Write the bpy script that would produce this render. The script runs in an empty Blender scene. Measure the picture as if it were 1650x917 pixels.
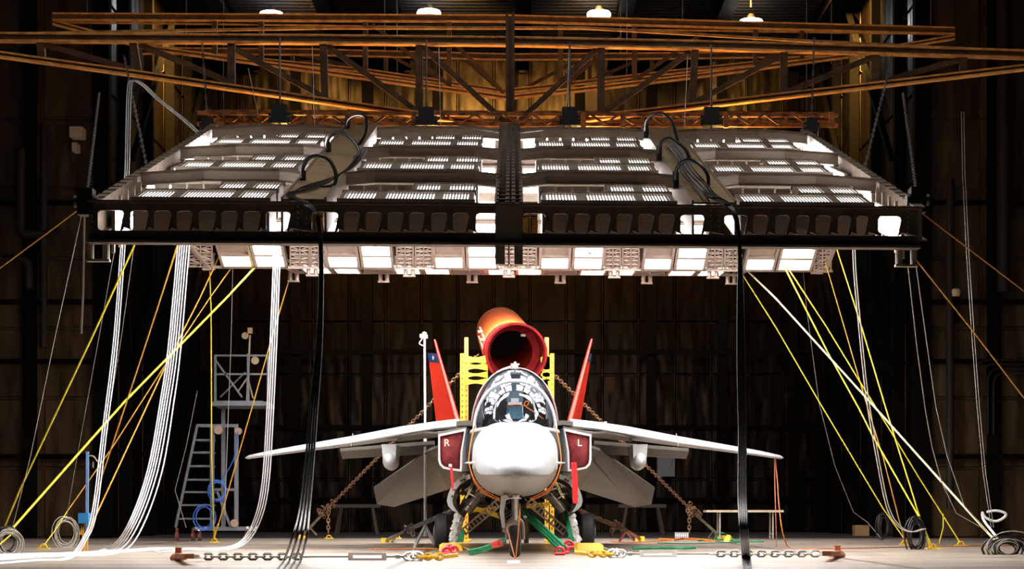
import bpy, math, random
from mathutils import Vector, Matrix
random.seed(7)
S = bpy.context.scene
COL = S.collection
# ---------------------------------------------------------------- camera, world, exposure
F, CX, CY, YH, H = 2850.0, 825.0, 458.5, 828.0, 0.62      # focal in px of a 1650x917 frame, horizon row, eye height
cd = bpy.data.cameras.new('camera'); cam = bpy.data.objects.new('camera', cd); COL.objects.link(cam)
cd.sensor_fit = 'HORIZONTAL'; cd.sensor_width = 36.0; cd.lens = 36.0 * F / 1650.0
cd.shift_x = 0.0; cd.shift_y = (YH - CY) / 1650.0
cd.clip_start = 0.1; cd.clip_end = 300
cam.location = (0, 0, H); cam.rotation_euler = (math.pi / 2, 0, 0)
S.camera = cam
S.view_settings.view_transform = 'Standard'; S.view_settings.look = 'None'
S.view_settings.exposure = 0.0; S.view_settings.gamma = 1.0
try: S.view_settings.use_curve_mapping = False
except Exception: pass
w = bpy.data.worlds.new('world'); S.world = w; w.use_nodes = True
w.node_tree.nodes['Background'].inputs[0].default_value = (0.010, 0.008, 0.006, 1)
w.node_tree.nodes['Background'].inputs[1].default_value = 0.12
PANE_E = 24.0        # flood panes (rear bank)
UNIT_E = 42.0        # lenses under the slanted housings
UPL = 75.0           # watts of each added lamp hidden on the rig, shining up
VENT_E = 4.0         # light seen through the housing vents
HIGHBAY_E = 110.0
ADDED_BAY = 55.0     # watts of each added, unseen high bay lamp over the rig

# ---------------------------------------------------------------- helpers
def P(px, py, Y): return Vector(((px - CX) * Y / F, Y, H + (YH - py) * Y / F))
def FY(py): return H * F / (py - YH)                      # depth of a floor point seen at row py
def PF(px, py, z=0.0):
    Y = (H - z) * F / (py - YH); return Vector(((px - CX) * Y / F, Y, z))
def lerp(a, b, t): return a + (b - a) * t

MATS = {}
def mat(name, col, rough=0.5, metal=0.0, emit=None, es=0.0, var=0.15, nscale=6.0, bump=0.0, spec=0.5, col2=None, stretch=(1, 1, 1), dist=0.05):
    if name in MATS: return MATS[name]
    m = bpy.data.materials.new(name); m.use_nodes = True; MATS[name] = m
    nt = m.node_tree; b = nt.nodes['Principled BSDF']
    b.inputs['Roughness'].default_value = rough; b.inputs['Metallic'].default_value = metal
    b.inputs['Specular IOR Level'].default_value = spec
    tc = nt.nodes.new('ShaderNodeTexCoord'); mp = nt.nodes.new('ShaderNodeMapping'); mp.inputs['Scale'].default_value = stretch
    nz = nt.nodes.new('ShaderNodeTexNoise'); nz.inputs['Scale'].default_value = nscale; nz.inputs['Detail'].default_value = 5
    nt.links.new(tc.outputs['Object'], mp.inputs[0]); nt.links.new(mp.outputs[0], nz.inputs['Vector'])
    cr = nt.nodes.new('ShaderNodeValToRGB')
    c2 = col2 if col2 else tuple(c * (1 - var) for c in col)
    cr.color_ramp.elements[0].position = 0.35; cr.color_ramp.elements[1].position = 0.65
    cr.color_ramp.elements[0].color = (*c2, 1); cr.color_ramp.elements[1].color = (*col, 1)
    nt.links.new(nz.outputs['Fac'], cr.inputs[0]); nt.links.new(cr.outputs[0], b.inputs['Base Color'])
    if bump:
        bp = nt.nodes.new('ShaderNodeBump'); bp.inputs['Strength'].default_value = bump; bp.inputs['Distance'].default_value = dist
        nt.links.new(nz.outputs['Fac'], bp.inputs['Height']); nt.links.new(bp.outputs[0], b.inputs['Normal'])
    if emit:
        b.inputs['Emission Color'].default_value = (*emit, 1); b.inputs['Emission Strength'].default_value = es
    return m
WORG = {}
class MB:
    def __init__(s, xf=None): s.v = []; s.f = []; s.xf = xf
    def add(s, vs, fs):
        o = len(s.v)
        for q in vs:
            q = Vector(q); s.v.append(s.xf(q) if s.xf else q)
        s.f += [tuple(i + o for i in f) for f in fs]
    def hexa(s, p):      # 4 bottom (ccw) + 4 top
        s.add(p, [(3, 2, 1, 0), (4, 5, 6, 7), (0, 1, 5, 4), (1, 2, 6, 5), (2, 3, 7, 6), (3, 0, 4, 7)])
    def box(s, x0, x1, y0, y1, z0, z1):
        s.hexa([(x0, y0, z0), (x1, y0, z0), (x1, y1, z0), (x0, y1, z0), (x0, y0, z1), (x1, y0, z1), (x1, y1, z1), (x0, y1, z1)])
    def bar(s, a, b, wd, hg=None, up=(0, 0, 1)):
        a = Vector(a); b = Vector(b); hg = hg or wd; d = (b - a)
        if d.length < 1e-6: return
        d.normalize(); u = Vector(up)
        if abs(d.dot(u)) > 0.98: u = Vector((0, 1, 0))
        sx = d.cross(u).normalized() * wd / 2; sz = sx.cross(d).normalized() * hg / 2
        s.hexa([a - sx - sz, a + sx - sz, b + sx - sz, b - sx - sz, a - sx + sz, a + sx + sz, b + sx + sz, b - sx + sz])
    def tube(s, pts, r, n=8, closed=False, cap=True, rz=None):
        pts = [Vector(p) for p in pts]; N = len(pts); vs = []; prev = None
        for i, p in enumerate(pts):
            if closed: t = pts[(i + 1) % N] - pts[i - 1]
            else: t = pts[min(i + 1, N - 1)] - pts[max(i - 1, 0)]
            t = t.normalized() if t.length > 1e-9 else Vector((0, 0, 1))
            if prev is None:
                a = Vector((0, 0, 1)) if abs(t.z) < 0.9 else Vector((1, 0, 0)); nrm = t.cross(a).normalized()
            else:
                nrm = prev - t * prev.dot(t); nrm = nrm.normalized() if nrm.length > 1e-6 else prev
            prev = nrm; bn = t.cross(nrm); rr = r[i] if isinstance(r, (list, tuple)) else r
            for k in range(n):
                a = 2 * math.pi * k / n; vs.append(p + nrm * math.cos(a) * rr + bn * math.sin(a) * rr)
        fs = []; M = N if closed else N - 1
        for i in range(M):
            j = (i + 1) % N
            for k in range(n):
                k2 = (k + 1) % n; fs.append((i * n + k, i * n + k2, j * n + k2, j * n + k))
        if cap and not closed: fs += [tuple(range(n))[::-1], tuple((N - 1) * n + k for k in range(n))]
        s.add(vs, fs)
    def lathe(s, prof, c, ax=(0, 0, 1), n=24):   # prof: (r, h) pairs along axis from c
        ax = Vector(ax).normalized(); a = Vector((1, 0, 0)) if abs(ax.x) < 0.9 else Vector((0, 1, 0))
        u = ax.cross(a).normalized(); v = ax.cross(u); c = Vector(c); vs = []
        for r, h in prof:
            for k in range(n):
                t = 2 * math.pi * k / n; vs.append(c + ax * h + u * math.cos(t) * r + v * math.sin(t) * r)
        fs = []
        for i in range(len(prof) - 1):
            for k in range(n):
                k2 = (k + 1) % n; fs.append((i * n + k, i * n + k2, (i + 1) * n + k2, (i + 1) * n + k))
        fs += [tuple(range(n))[::-1], tuple((len(prof) - 1) * n + k for k in range(n))]
        s.add(vs, fs)
    def cyl(s, a, b, r, n=16): a = Vector(a); b = Vector(b); s.lathe([(r, 0), (r, (b - a).length)], a, b - a, n)
    def loft(s, rings, cap=True):
        n = len(rings[0]); vs = [p for r in rings for p in r]; fs = []
        for i in range(len(rings) - 1):
            for k in range(n):
                k2 = (k + 1) % n; fs.append((i * n + k, i * n + k2, (i + 1) * n + k2, (i + 1) * n + k))
        if cap: fs += [tuple(range(n))[::-1], tuple((len(rings) - 1) * n + k for k in range(n))]
        s.add(vs, fs)
    def poly(s, pts, off):   # polygon extruded by vector off
        n = len(pts); off = Vector(off); pts = [Vector(p) for p in pts]
        s.add(pts + [p + off for p in pts], [tuple(range(n))[::-1], tuple(range(n, 2 * n))] + [(i, (i + 1) % n, (i + 1) % n + n, i + n) for i in range(n)])
    def build(s, name, m, parent=None, smooth=False, angle=40):
        me = bpy.data.meshes.new(name)
        if parent is not None: org = WORG[parent.name]
        else:
            xs = [q.x for q in s.v]; ys = [q.y for q in s.v]; zs = [q.z for q in s.v]
            org = Vector(((min(xs) + max(xs)) / 2, (min(ys) + max(ys)) / 2, min(zs)))
        me.from_pydata([q - org for q in s.v], [], s.f); me.materials.append(m)
        o = bpy.data.objects.new(name, me); COL.objects.link(o); WORG[o.name] = org
        import bmesh
        bm = bmesh.new(); bm.from_mesh(me); bmesh.ops.recalc_face_normals(bm, faces=bm.faces); bm.to_mesh(me); bm.free()
        if smooth:
            for p in me.polygons: p.use_smooth = True
            try: me.set_sharp_from_angle(angle=math.radians(angle))
            except Exception: pass
        if parent is not None: o.parent = parent
        else: o.location = org
        return o
def thing(name, label, cat, loc, group=None):
    o = bpy.data.objects.new(name, None); COL.objects.link(o); o.location = loc; WORG[o.name] = Vector(loc)
    o.empty_display_size = 0.2
    return tag(o, label, cat, group)
def tag(o, label, cat, group=None, kind=None):
    o['label'] = label; o['category'] = cat
    if group: o['group'] = group
    if kind: o['kind'] = kind
    return o
def struct(o): o['kind'] = 'structure'; return o
def copy_thing(src, loc, label=None):
    def rec(o, parent):
        c = o.copy(); COL.objects.link(c)
        if parent: c.parent = parent
        for ch in list(o.children): rec(ch, c)
        return c
    c = rec(src, None); c.location = loc
    if label: c['label'] = label
    return c
def smoothline(pts, k=6):      # Catmull-Rom
    pts = [Vector(p) for p in pts]; q = [pts[0] * 2 - pts[1]] + pts + [pts[-1] * 2 - pts[-2]]; out = []
    for i in range(1, len(q) - 2):
        for j in range(k):
            t = j / k; a, b, c, d = q[i - 1:i + 3]
            out.append(0.5 * ((2 * b) + (c - a) * t + (2 * a - 5 * b + 4 * c - d) * t * t + (3 * b - a - 3 * c + d) * t ** 3))
    out.append(pts[-1]); return out
def text_mesh(name, body, size, loc, m, parent=None, depth=0.004, rot=(math.pi / 2, 0, 0)):
    c = bpy.data.curves.new(name, 'FONT'); c.body = body; c.size = size; c.extrude = depth; c.align_x = 'CENTER'; c.align_y = 'CENTER'
    t = bpy.data.objects.new(name, c); COL.objects.link(t)
    bpy.context.view_layer.update()
    me = bpy.data.meshes.new_from_object(t.evaluated_get(bpy.context.evaluated_depsgraph_get()))
    bpy.data.objects.remove(t); me.materials.clear(); me.materials.append(m)
    o = bpy.data.objects.new(name, me); COL.objects.link(o); o.rotation_euler = rot
    if parent is not None: o.parent = parent; o.location = Vector(loc) - WORG[parent.name]
    else: o.location = loc
    WORG[o.name] = Vector(loc); return o

# ---------------------------------------------------------------- materials
M_dark = mat('blackened steel', (0.13, 0.095, 0.07), 0.5, 0.2, var=0.4)
M_blk = mat('black plastic', (0.012, 0.012, 0.012), 0.45)
M_rub = mat('black rubber', (0.018, 0.018, 0.020), 0.7)
M_cab = mat('black cable jacket', (0.010, 0.010, 0.010), 0.35)
M_alu = mat('brushed aluminium', (0.40, 0.325, 0.26), 0.4, 0.35, var=0.25, nscale=9, stretch=(1, 1, 14))
M_alu2 = mat('dull aluminium', (0.34, 0.28, 0.22), 0.5, 0.4, var=0.35, nscale=5)
M_tan = mat('painted steel rail', (0.44, 0.34, 0.28), 0.45, 0.3, var=0.15)
M_deck = mat('brown deck plate', (0.42, 0.29, 0.16), 0.6, 0.1, var=0.4, nscale=3, stretch=(1, 5, 1))
M_rust = mat('rusty orange steel', (0.62, 0.22, 0.05), 0.55, 0.35, nscale=5, col2=(0.10, 0.035, 0.012), bump=0.3)
M_truss_shade = mat('girder paint with shade put in', (0.16, 0.075, 0.022), 0.55, 0.2, nscale=4, col2=(0.07, 0.03, 0.01))  # darker copy of the girder paint, shade put into the web faces
M_truss_lit = mat('girder paint with uplight put in', (0.95, 0.48, 0.13), 0.5, 0.1, nscale=5, col2=(0.6, 0.24, 0.06))  # bright copy of the girder paint, standing in for light from below
M_pane = mat('lit lamp pane', (0.9, 0.9, 0.9), 0.3, emit=(1.0, 0.98, 1.0), es=PANE_E)
M_unit = mat('lit housing lens', (0.9, 0.9, 0.9), 0.3, emit=(1.0, 0.97, 0.94), es=UNIT_E)
M_vent = mat('lamp light behind vents', (0.9, 0.9, 0.9), 0.3, emit=(0.92, 0.95, 1.0), es=VENT_E)
M_hb = mat('lit high bay lamp', (0.9, 0.9, 0.9), 0.3, emit=(0.95, 0.97, 1.0), es=HIGHBAY_E)
M_white = mat('white paint', (0.80, 0.80, 0.80), 0.4, var=0.06)
M_jet = mat('pale grey aircraft paint', (0.50, 0.51, 0.52), 0.38, 0.0, var=0.06, nscale=2)
M_jet_shade = mat('jet grey with underside shade put in', (0.11, 0.095, 0.078), 0.45, 0.0, var=0.15, nscale=2)  # darker jet grey, standing in for shade on the undersides
M_red = mat('red tail paint', (0.78, 0.045, 0.02), 0.35, var=0.08)
M_blue = mat('dark blue tail band', (0.015, 0.05, 0.16), 0.4)
M_cover = mat('dark red cover cloth', (0.20, 0.008, 0.012), 0.75, var=0.45, nscale=9, bump=0.6)
M_ribbon = mat('red ribbon', (0.75, 0.012, 0.02), 0.6)
M_yel = mat('yellow paint', (0.85, 0.52, 0.02), 0.45, var=0.15)
M_strap = mat('yellow webbing', (0.85, 0.66, 0.03), 0.6, var=0.1)
M_strapo = mat('orange webbing', (0.80, 0.38, 0.04), 0.6, var=0.1)
M_straw = mat('pale straw rope', (0.80, 0.72, 0.38), 0.6, var=0.1)
M_wc = mat('white cable jacket', (0.80, 0.80, 0.82), 0.4, var=0.05)
M_gc = mat('grey cable', (0.42, 0.38, 0.32), 0.5, var=0.1)
M_chain = mat('rusty chain', (0.36, 0.20, 0.11), 0.45, 0.5, nscale=20, col2=(0.12, 0.06, 0.04))
M_chaing = mat('grey chain', (0.30, 0.29, 0.28), 0.4, 0.7)
M_steel = mat('bright steel', (0.75, 0.74, 0.74), 0.3, 0.8)
M_green = mat('green sling', (0.015, 0.30, 0.12), 0.6, var=0.3, nscale=20)
M_shack = mat('red shackle', (0.60, 0.015, 0.03), 0.35)
M_orange = mat('orange cord', (0.85, 0.22, 0.03), 0.5)
M_blueh = mat('blue hose', (0.02, 0.09, 0.36), 0.5)
M_duct = mat('orange red duct skin', (0.90, 0.17, 0.025), 0.75, nscale=14, col2=(0.60, 0.09, 0.018), bump=0.2, spec=0.2)
M_duct2 = mat('dark red duct rim', (0.28, 0.010, 0.012), 0.75, var=0.4, spec=0.2)
M_grn = mat('grey steel', (0.30, 0.31, 0.32), 0.5, 0.5, var=0.25)
M_pipe = mat('dark wall pipe', (0.020, 0.015, 0.011), 0.6, spec=0.2)
M_glass = None
def glassmat():
    m = bpy.data.materials.new('tinted canopy glass'); m.use_nodes = True; nt = m.node_tree; nt.nodes.clear()
    out = nt.nodes.new('ShaderNodeOutputMaterial'); mx = nt.nodes.new('ShaderNodeMixShader')
    tr = nt.nodes.new('ShaderNodeBsdfTransparent'); tr.inputs[0].default_value = (0.62, 0.64, 0.68, 1)
    gl = nt.nodes.new('ShaderNodeBsdfGlossy'); gl.inputs['Roughness'].default_value = 0.03; gl.inputs[0].default_value = (0.50, 0.52, 0.55, 1)
    fr = nt.nodes.new('ShaderNodeFresnel'); fr.inputs[0].default_value = 1.38
    nt.links.new(fr.outputs[0], mx.inputs[0]); nt.links.new(tr.outputs[0], mx.inputs[1]); nt.links.new(gl.outputs[0], mx.inputs[2]); nt.links.new(mx.outputs[0], out.inputs[0])
    return m
M_glass = glassmat()
# ================================================================= the room
WALL_Y = 60.0; CEIL = 16.0; RW = 10.4; RET_Y = 45.0
def floor_mat():
    m = bpy.data.materials.new('polished concrete'); m.use_nodes = True; nt = m.node_tree; b = nt.nodes['Principled BSDF']
    tc = nt.nodes.new('ShaderNodeTexCoord'); mp = nt.nodes.new('ShaderNodeMapping'); mp.inputs['Scale'].default_value = (0.16, 2.2, 1)
    nz = nt.nodes.new('ShaderNodeTexNoise'); nz.inputs['Scale'].default_value = 1.6; nz.inputs['Detail'].default_value = 8; nz.inputs['Roughness'].default_value = 0.65
    cr = nt.nodes.new('ShaderNodeValToRGB'); cr.color_ramp.elements[0].position = 0.32; cr.color_ramp.elements[1].position = 0.62
    cr.color_ramp.elements[0].color = (0.13, 0.092, 0.065, 1); cr.color_ramp.elements[1].color = (0.60, 0.51, 0.42, 1)
    nt.links.new(tc.outputs['Object'], mp.inputs[0]); nt.links.new(mp.outputs[0], nz.inputs['Vector']); nt.links.new(nz.outputs['Fac'], cr.inputs[0])
    # slab joints
    mp2 = nt.nodes.new('ShaderNodeMapping'); mp2.inputs['Scale'].default_value = (1, 1, 1); mp2.inputs['Location'].default_value = (1.4, 0.2, 0)
    bk = nt.nodes.new('ShaderNodeTexBrick'); bk.offset = 0; bk.inputs['Scale'].default_value = 1.0; bk.inputs['Brick Width'].default_value = 6; bk.inputs['Row Height'].default_value = 3.1
    bk.inputs['Mortar Size'].default_value = 0.055; bk.inputs['Color1'].default_value = (1, 1, 1, 1); bk.inputs['Color2'].default_value = (0.9, 0.88, 0.86, 1); bk.inputs['Mortar'].default_value = (0.22, 0.17, 0.14, 1)
    nt.links.new(tc.outputs['Object'], mp2.inputs[0]); nt.links.new(mp2.outputs[0], bk.inputs['Vector'])
    mu = nt.nodes.new('ShaderNodeMix'); mu.data_type = 'RGBA'; mu.blend_type = 'MULTIPLY'; mu.inputs[0].default_value = 1
    nt.links.new(cr.outputs[0], mu.inputs[6]); nt.links.new(bk.outputs['Color'], mu.inputs[7])
    # noise-broken darker patch on the floor under the aircraft
    mp4 = nt.nodes.new('ShaderNodeMapping'); mp4.vector_type = 'POINT'; mp4.inputs['Location'].default_value = (0, -2.6, 0); mp4.inputs['Scale'].default_value = (0.20, 0.30, 1)
    gr = nt.nodes.new('ShaderNodeTexGradient'); gr.gradient_type = 'SPHERICAL'; nt.links.new(tc.outputs['Object'], mp4.inputs[0]); nt.links.new(mp4.outputs[0], gr.inputs[0])
    n3 = nt.nodes.new('ShaderNodeTexNoise'); n3.inputs['Scale'].default_value = 2.5; nt.links.new(mp.outputs[0], n3.inputs['Vector'])
    mm = nt.nodes.new('ShaderNodeMath'); mm.operation = 'MULTIPLY_ADD'; mm.inputs[1].default_value = 1.8; mm.inputs[2].default_value = -0.75; nt.links.new(n3.outputs['Fac'], mm.inputs[0])
    ad = nt.nodes.new('ShaderNodeMath'); ad.operation = 'ADD'; nt.links.new(gr.outputs['Fac'], ad.inputs[0]); nt.links.new(mm.outputs[0], ad.inputs[1])
    r2 = nt.nodes.new('ShaderNodeValToRGB'); r2.color_ramp.elements[0].position = 0.38; r2.color_ramp.elements[1].position = 0.72; r2.color_ramp.elements[0].color = (1, 1, 1, 1); r2.color_ramp.elements[1].color = (0.34, 0.27, 0.22, 1)
    nt.links.new(ad.outputs[0], r2.inputs[0])
    m2 = nt.nodes.new('ShaderNodeMix'); m2.data_type = 'RGBA'; m2.blend_type = 'MULTIPLY'; m2.inputs[0].default_value = 1
    nt.links.new(mu.outputs[2], m2.inputs[6]); nt.links.new(r2.outputs[0], m2.inputs[7]); nt.links.new(m2.outputs[2], b.inputs['Base Color'])
    b.inputs['Roughness'].default_value = 0.34; b.inputs['Specular IOR Level'].default_value = 0.75
    return m
f = MB(); f.box(-24, 24, -4, 44.6, -0.3, 0)
o = f.build('floor', floor_mat()); struct(o)
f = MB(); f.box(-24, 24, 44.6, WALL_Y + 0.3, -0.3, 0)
o = f.build('floor', mat('far floor darkened as unlit', (0.035, 0.026, 0.020), 0.7, nscale=2)); struct(o)  # far slab coloured dark, standing in for floor the lamps miss

def wall_mat(name, c1, c2, rough=0.33, metal=0.8):
    m = bpy.data.materials.new(name); m.use_nodes = True; nt = m.node_tree; b = nt.nodes['Principled BSDF']
    tc = nt.nodes.new('ShaderNodeTexCoord'); mp = nt.nodes.new('ShaderNodeMapping'); mp.inputs['Scale'].default_value = (1.4, 1.4, 0.25)
    nz = nt.nodes.new('ShaderNodeTexNoise'); nz.inputs['Scale'].default_value = 2.2; nz.inputs['Detail'].default_value = 6
    cr = nt.nodes.new('ShaderNodeValToRGB'); cr.color_ramp.elements[0].position = 0.3; cr.color_ramp.elements[1].position = 0.7
    cr.color_ramp.elements[0].color = (*c1, 1); cr.color_ramp.elements[1].color = (*c2, 1)
    nt.links.new(tc.outputs['Object'], mp.inputs[0]); nt.links.new(mp.outputs[0], nz.inputs['Vector']); nt.links.new(nz.outputs['Fac'], cr.inputs[0]); nt.links.new(cr.outputs[0], b.inputs['Base Color'])
    n2 = nt.nodes.new('ShaderNodeTexNoise'); n2.inputs['Scale'].default_value = 0.9; n2.inputs['Detail'].default_value = 1
    mp3 = nt.nodes.new('ShaderNodeMapping'); mp3.inputs['Scale'].default_value = (2.6, 2.6, 0.8); nt.links.new(tc.outputs['Object'], mp3.inputs[0]); nt.links.new(mp3.outputs[0], n2.inputs['Vector'])
    bp = nt.nodes.new('ShaderNodeBump'); bp.inputs['Strength'].default_value = 0.5; bp.inputs['Distance'].default_value = 0.12
    nt.links.new(n2.outputs['Fac'], bp.inputs['Height']); nt.links.new(bp.outputs[0], b.inputs['Normal'])
    b.inputs['Roughness'].default_value = rough; b.inputs['Metallic'].default_value = metal; b.inputs['Specular IOR Level'].default_value = 0.12
    return m
M_wall = wall_mat('olive brown metal wall panels', (0.006, 0.0036, 0.0018), (0.013, 0.008, 0.004))
M_wall_lit = wall_mat('brown wall panels with light put in', (0.05, 0.032, 0.018), (0.16, 0.10, 0.05), 0.35, 0.6)  # front wall panels lightened, standing in for light that misses them
M_col = mat('dark wall column', (0.004, 0.003, 0.002), 0.9, 0.0, spec=0.03)
def panel_wall(name, p0, ux, width, z0, z1, pw, ph, nrm, thick=0.06, gap=0.025, wm=None):
    """bent-edge metal panels on a backing sheet; ux = unit vector along the wall, nrm = towards the room"""
    mb = MB(); ux = Vector(ux); nrm = Vector(nrm); p0 = Vector(p0); up = Vector((0, 0, 1))
    a = p0 + up * z0; b = p0 + ux * width + up * z0; bk = -nrm * 0.25
    mb.hexa([a, b, b + bk, a + bk, a + up * (z1 - z0), b + up * (z1 - z0), b + bk + up * (z1 - z0), a + bk + up * (z1 - z0)])
    nx = max(1, round(width / pw)); nz = max(1, round((z1 - z0) / ph)); dx = width / nx; dz = (z1 - z0) / nz
    for i in range(nx):
        for k in range(nz):
            q = p0 + ux * (i * dx + gap) + up * (z0 + k * dz + gap); e = ux * (dx - 2 * gap); g = up * (dz - 2 * gap); n0 = nrm * 0.002; n1 = nrm * thick
            ins = ux * 0.03; inz = up * 0.03
            mb.hexa([q + n0, q + e + n0, q + e - ins + inz + n1, q + ins + inz + n1, q + g + n0, q + e + g + n0, q + e + g - ins - inz + n1, q + g + ins - inz + n1])
    o = mb.build(name, wm or M_wall); struct(o); return o
panel_wall('wall_back', (-RW, WALL_Y, 0), (1, 0, 0), 2 * RW, 0, CEIL, 1.2, 1.83, (0, -1, 0))
panel_wall('wall_left', (-RW, WALL_Y, 0), (0, -1, 0), WALL_Y - RET_Y, 0, CEIL, 1.5, 2.4, (1, 0, 0))
panel_wall('wall_right', (RW, RET_Y, 0), (0, 1, 0), WALL_Y - RET_Y, 0, CEIL, 1.5, 2.4, (-1, 0, 0))
panel_wall('wall_front_left', (-24, RET_Y, 0), (1, 0, 0), 24 - RW, 0, CEIL, 1.5, 1.75, (0, -1, 0), wm=M_wall_lit)
panel_wall('wall_front_right', (RW, RET_Y, 0), (1, 0, 0), 24 - RW, 0, CEIL, 1.5, 1.75, (0, -1, 0), wm=M_wall_lit)
# columns and girts on the walls
n = 0
def trim(mb, m=M_col):
    global n
    n += 1; o = mb.build('trim_%d' % n, m); struct(o)
for k in range(-4, 5):
    t = MB(); x = k * 2.4 - (0.1 if k else 0.0)
    t.box(x - 0.10, x + 0.10, WALL_Y - 0.28, WALL_Y - 0.06, 0, CEIL); t.box(x - 0.17, x + 0.17, WALL_Y - 0.31, WALL_Y - 0.28, 0, CEIL); trim(t)
for z in (1.0, 3.45, 6.0, 12.3):
    t = MB(); t.box(-RW + 0.08, RW - 0.08, WALL_Y - 0.36, WALL_Y - 0.31, z, z + 0.16); trim(t)
for sgn in (-1, 1):
    for y in (46.8, 49.8, 52.8, 55.8, 58.6):
        t = MB(); x0 = sgn * (RW - 0.07); x1 = sgn * (RW - 0.3); t.box(min(x0, x1), max(x0, x1), y - 0.12, y + 0.12, 0, CEIL); trim(t)
    for (ya, za, yb, zb) in ((46.8, 4, 52.8, 10), (52.8, 4, 58.6, 10), (46.8, 10, 52.8, 15.6), (52.8, 10, 58.6, 15.6)):
        t = MB(); x = sgn * (RW - 0.36); t.bar((x, ya, za), (x, yb, zb), 0.14); trim(t)
    for x in (12.2, 14.6):
        t = MB(); t.box(sgn * x - 0.14, sgn * x + 0.14, RET_Y - 0.34, RET_Y - 0.07, 0, CEIL); trim(t)
    for z in (2.0, 4.4, 5.9, 8.4):
        t = MB(); xs = sorted((sgn * (RW + 0.1), sgn * 23.9)); t.box(xs[0], xs[1], RET_Y - 0.42, RET_Y - 0.345, z, z + 0.13); trim(t)
    t = MB(); t.box(sgn * RW - 0.2, sgn * RW + 0.2, RET_Y - 0.25, RET_Y + 0.05, 0, CEIL); trim(t)
# ceiling: corrugated sheet with joists
c = MB(); prof = []
y = 22.0; ridge = True; pts = []
while y < WALL_Y + 0.2:
    pts += [(y, CEIL), (y + 0.12, CEIL), (y + 0.16, CEIL + 0.09), (y + 0.28, CEIL + 0.09)]; y += 0.33
vs = []
for (yy, zz) in pts: vs += [(-24, yy, zz), (24, yy, zz), (-24, yy, zz + 0.02), (24, yy, zz + 0.02)]
fs = []
for i in range(len(pts) - 1): a = 4 * i; fs += [(a, a + 1, a + 5, a + 4), (a + 2, a + 6, a + 7, a + 3)]
c.add(vs, fs)
struct(c.build('ceiling', mat('corrugated roof sheet', (0.006, 0.0048, 0.0036), 0.5, 0.2, spec=0.1)))
for x in (-12, -8.7, -5.6, -3.6, 0.35, 3.4, 6.4, 9.5, 12.6):
    t = MB(); t.box(x - 0.22, x + 0.22, 23, WALL_Y - 0.5, CEIL - 0.02, CEIL + 0.0); t.box(x - 0.05, x + 0.05, 23, WALL_Y - 0.5, CEIL - 0.42, CEIL - 0.02); t.box(x - 0.22, x + 0.22, 23, WALL_Y - 0.5, CEIL - 0.46, CEIL - 0.42); trim(t)

# high bay lamps
names = ['leftmost', 'second from left', 'third from left', 'rightmost']
for i, (px, py) in enumerate(((437, 18), (691, 15), (965, 17), (1210, 30))):
    Yh = 52.5; p = P(px, py, Yh)
    t = thing('high_bay_lamp', 'round white high bay lamp under the roof, %s of four' % names[i], 'ceiling lamp', (p.x, p.y, p.z - 0.15), 'high bay lamps under the roof')
    a = MB(); a.lathe([(0.30, 0.0), (0.30, 0.02), (0.15, 0.05), (0.08, 0.20)], (p.x, p.y, p.z - 0.07), n=24); a.build('lamp_housing', M_blk, t, True)
    a = MB(); a.lathe([(0.26, 0), (0.34, 0.03), (0.36, 0.07), (0.33, 0.14)], (p.x, p.y, p.z - 0.20), n=24); a.build('lens', M_hb, t, True)
    a = MB(); a.tube([(p.x, p.y, p.z + 0.34), (p.x, p.y, CEIL + 0.02)], 0.025); a.build('stem', M_dark, t)
# added high bay lamps, out of view over the rig, to light its decks
for x, lab in ((-6.5, 'added unseen high bay lamp over the rig at left'), (0.0, 'added unseen high bay lamp over the middle of the rig'), (6.5, 'added unseen high bay lamp over the rig at right')):
    t = thing('high_bay_lamp', lab, 'ceiling lamp', (x, 24.0, 15.3), 'added high bay lamps over the rig')
    a = MB(); a.lathe([(0.36, 0.0), (0.34, 0.12), (0.15, 0.2), (0.08, 0.35)], (x, 24.0, 15.32), n=24); a.build('lamp_housing', M_blk, t, True)
    a = MB(); a.lathe([(0.26, 0), (0.34, 0.03), (0.34, 0.06)], (x, 24.0, 15.25), n=24); a.build('lens', M_hb, t, True)
    a = MB(); a.tube([(x, 24.0, 15.6), (x, 24.0, CEIL + .02)], 0.025); a.build('stem', M_dark, t)
    l = bpy.data.lights.new('added high bay light', 'AREA'); l.energy = ADDED_BAY; l.color = (1, .88, .72); l.shape = 'DISK'; l.size = 0.5; l.spread = math.radians(110)
    lo = bpy.data.objects.new('added_bay_light', l); COL.objects.link(lo); lo.parent = t; lo.location = (0, 0, -.08)
# added sodium lamps above the trusses, out of view, to light the upper walls
def sodium(x, y, z, e, tgt, label):
    d = (Vector(tgt) - Vector((x, y, z))).normalized()
    t = thing('added_floodlight', label, 'floodlight', (x, y, z), 'added amber floodlights under the roof')
    a = MB(); a.bar(Vector((x, y, z)) - d * 0.25, Vector((x, y, z)), 0.45, 0.35); a.build('lamp_housing', M_dark, t)
    a = MB(); a.tube([(x, y, z + 0.1), (x, y, CEIL)], 0.03); a.build('stem', M_dark, t)
    l = bpy.data.lights.new('added amber light', 'AREA'); l.energy = e; l.color = (1.0, 0.60, 0.15); l.size = 0.4; l.spread = math.radians(80)
    lo = bpy.data.objects.new('added_amber_light', l); COL.objects.link(lo); lo.parent = t; lo.location = d * 0.02
    lo.rotation_euler = d.to_track_quat('-Z', 'Y').to_euler()
SOD = 520
for x, lab in ((-6.0, 'added amber floodlight under the roof, above the far left lamp column'), (-1.6, 'added amber floodlight under the roof, just left of the middle'), (2.4, 'added amber floodlight under the roof, just right of the middle'), (6.6, 'added amber floodlight under the roof, above the far right lamp column')):
    sodium(x, 51.0, 15.75, SOD, (x, 60, 12.2), lab)
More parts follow.
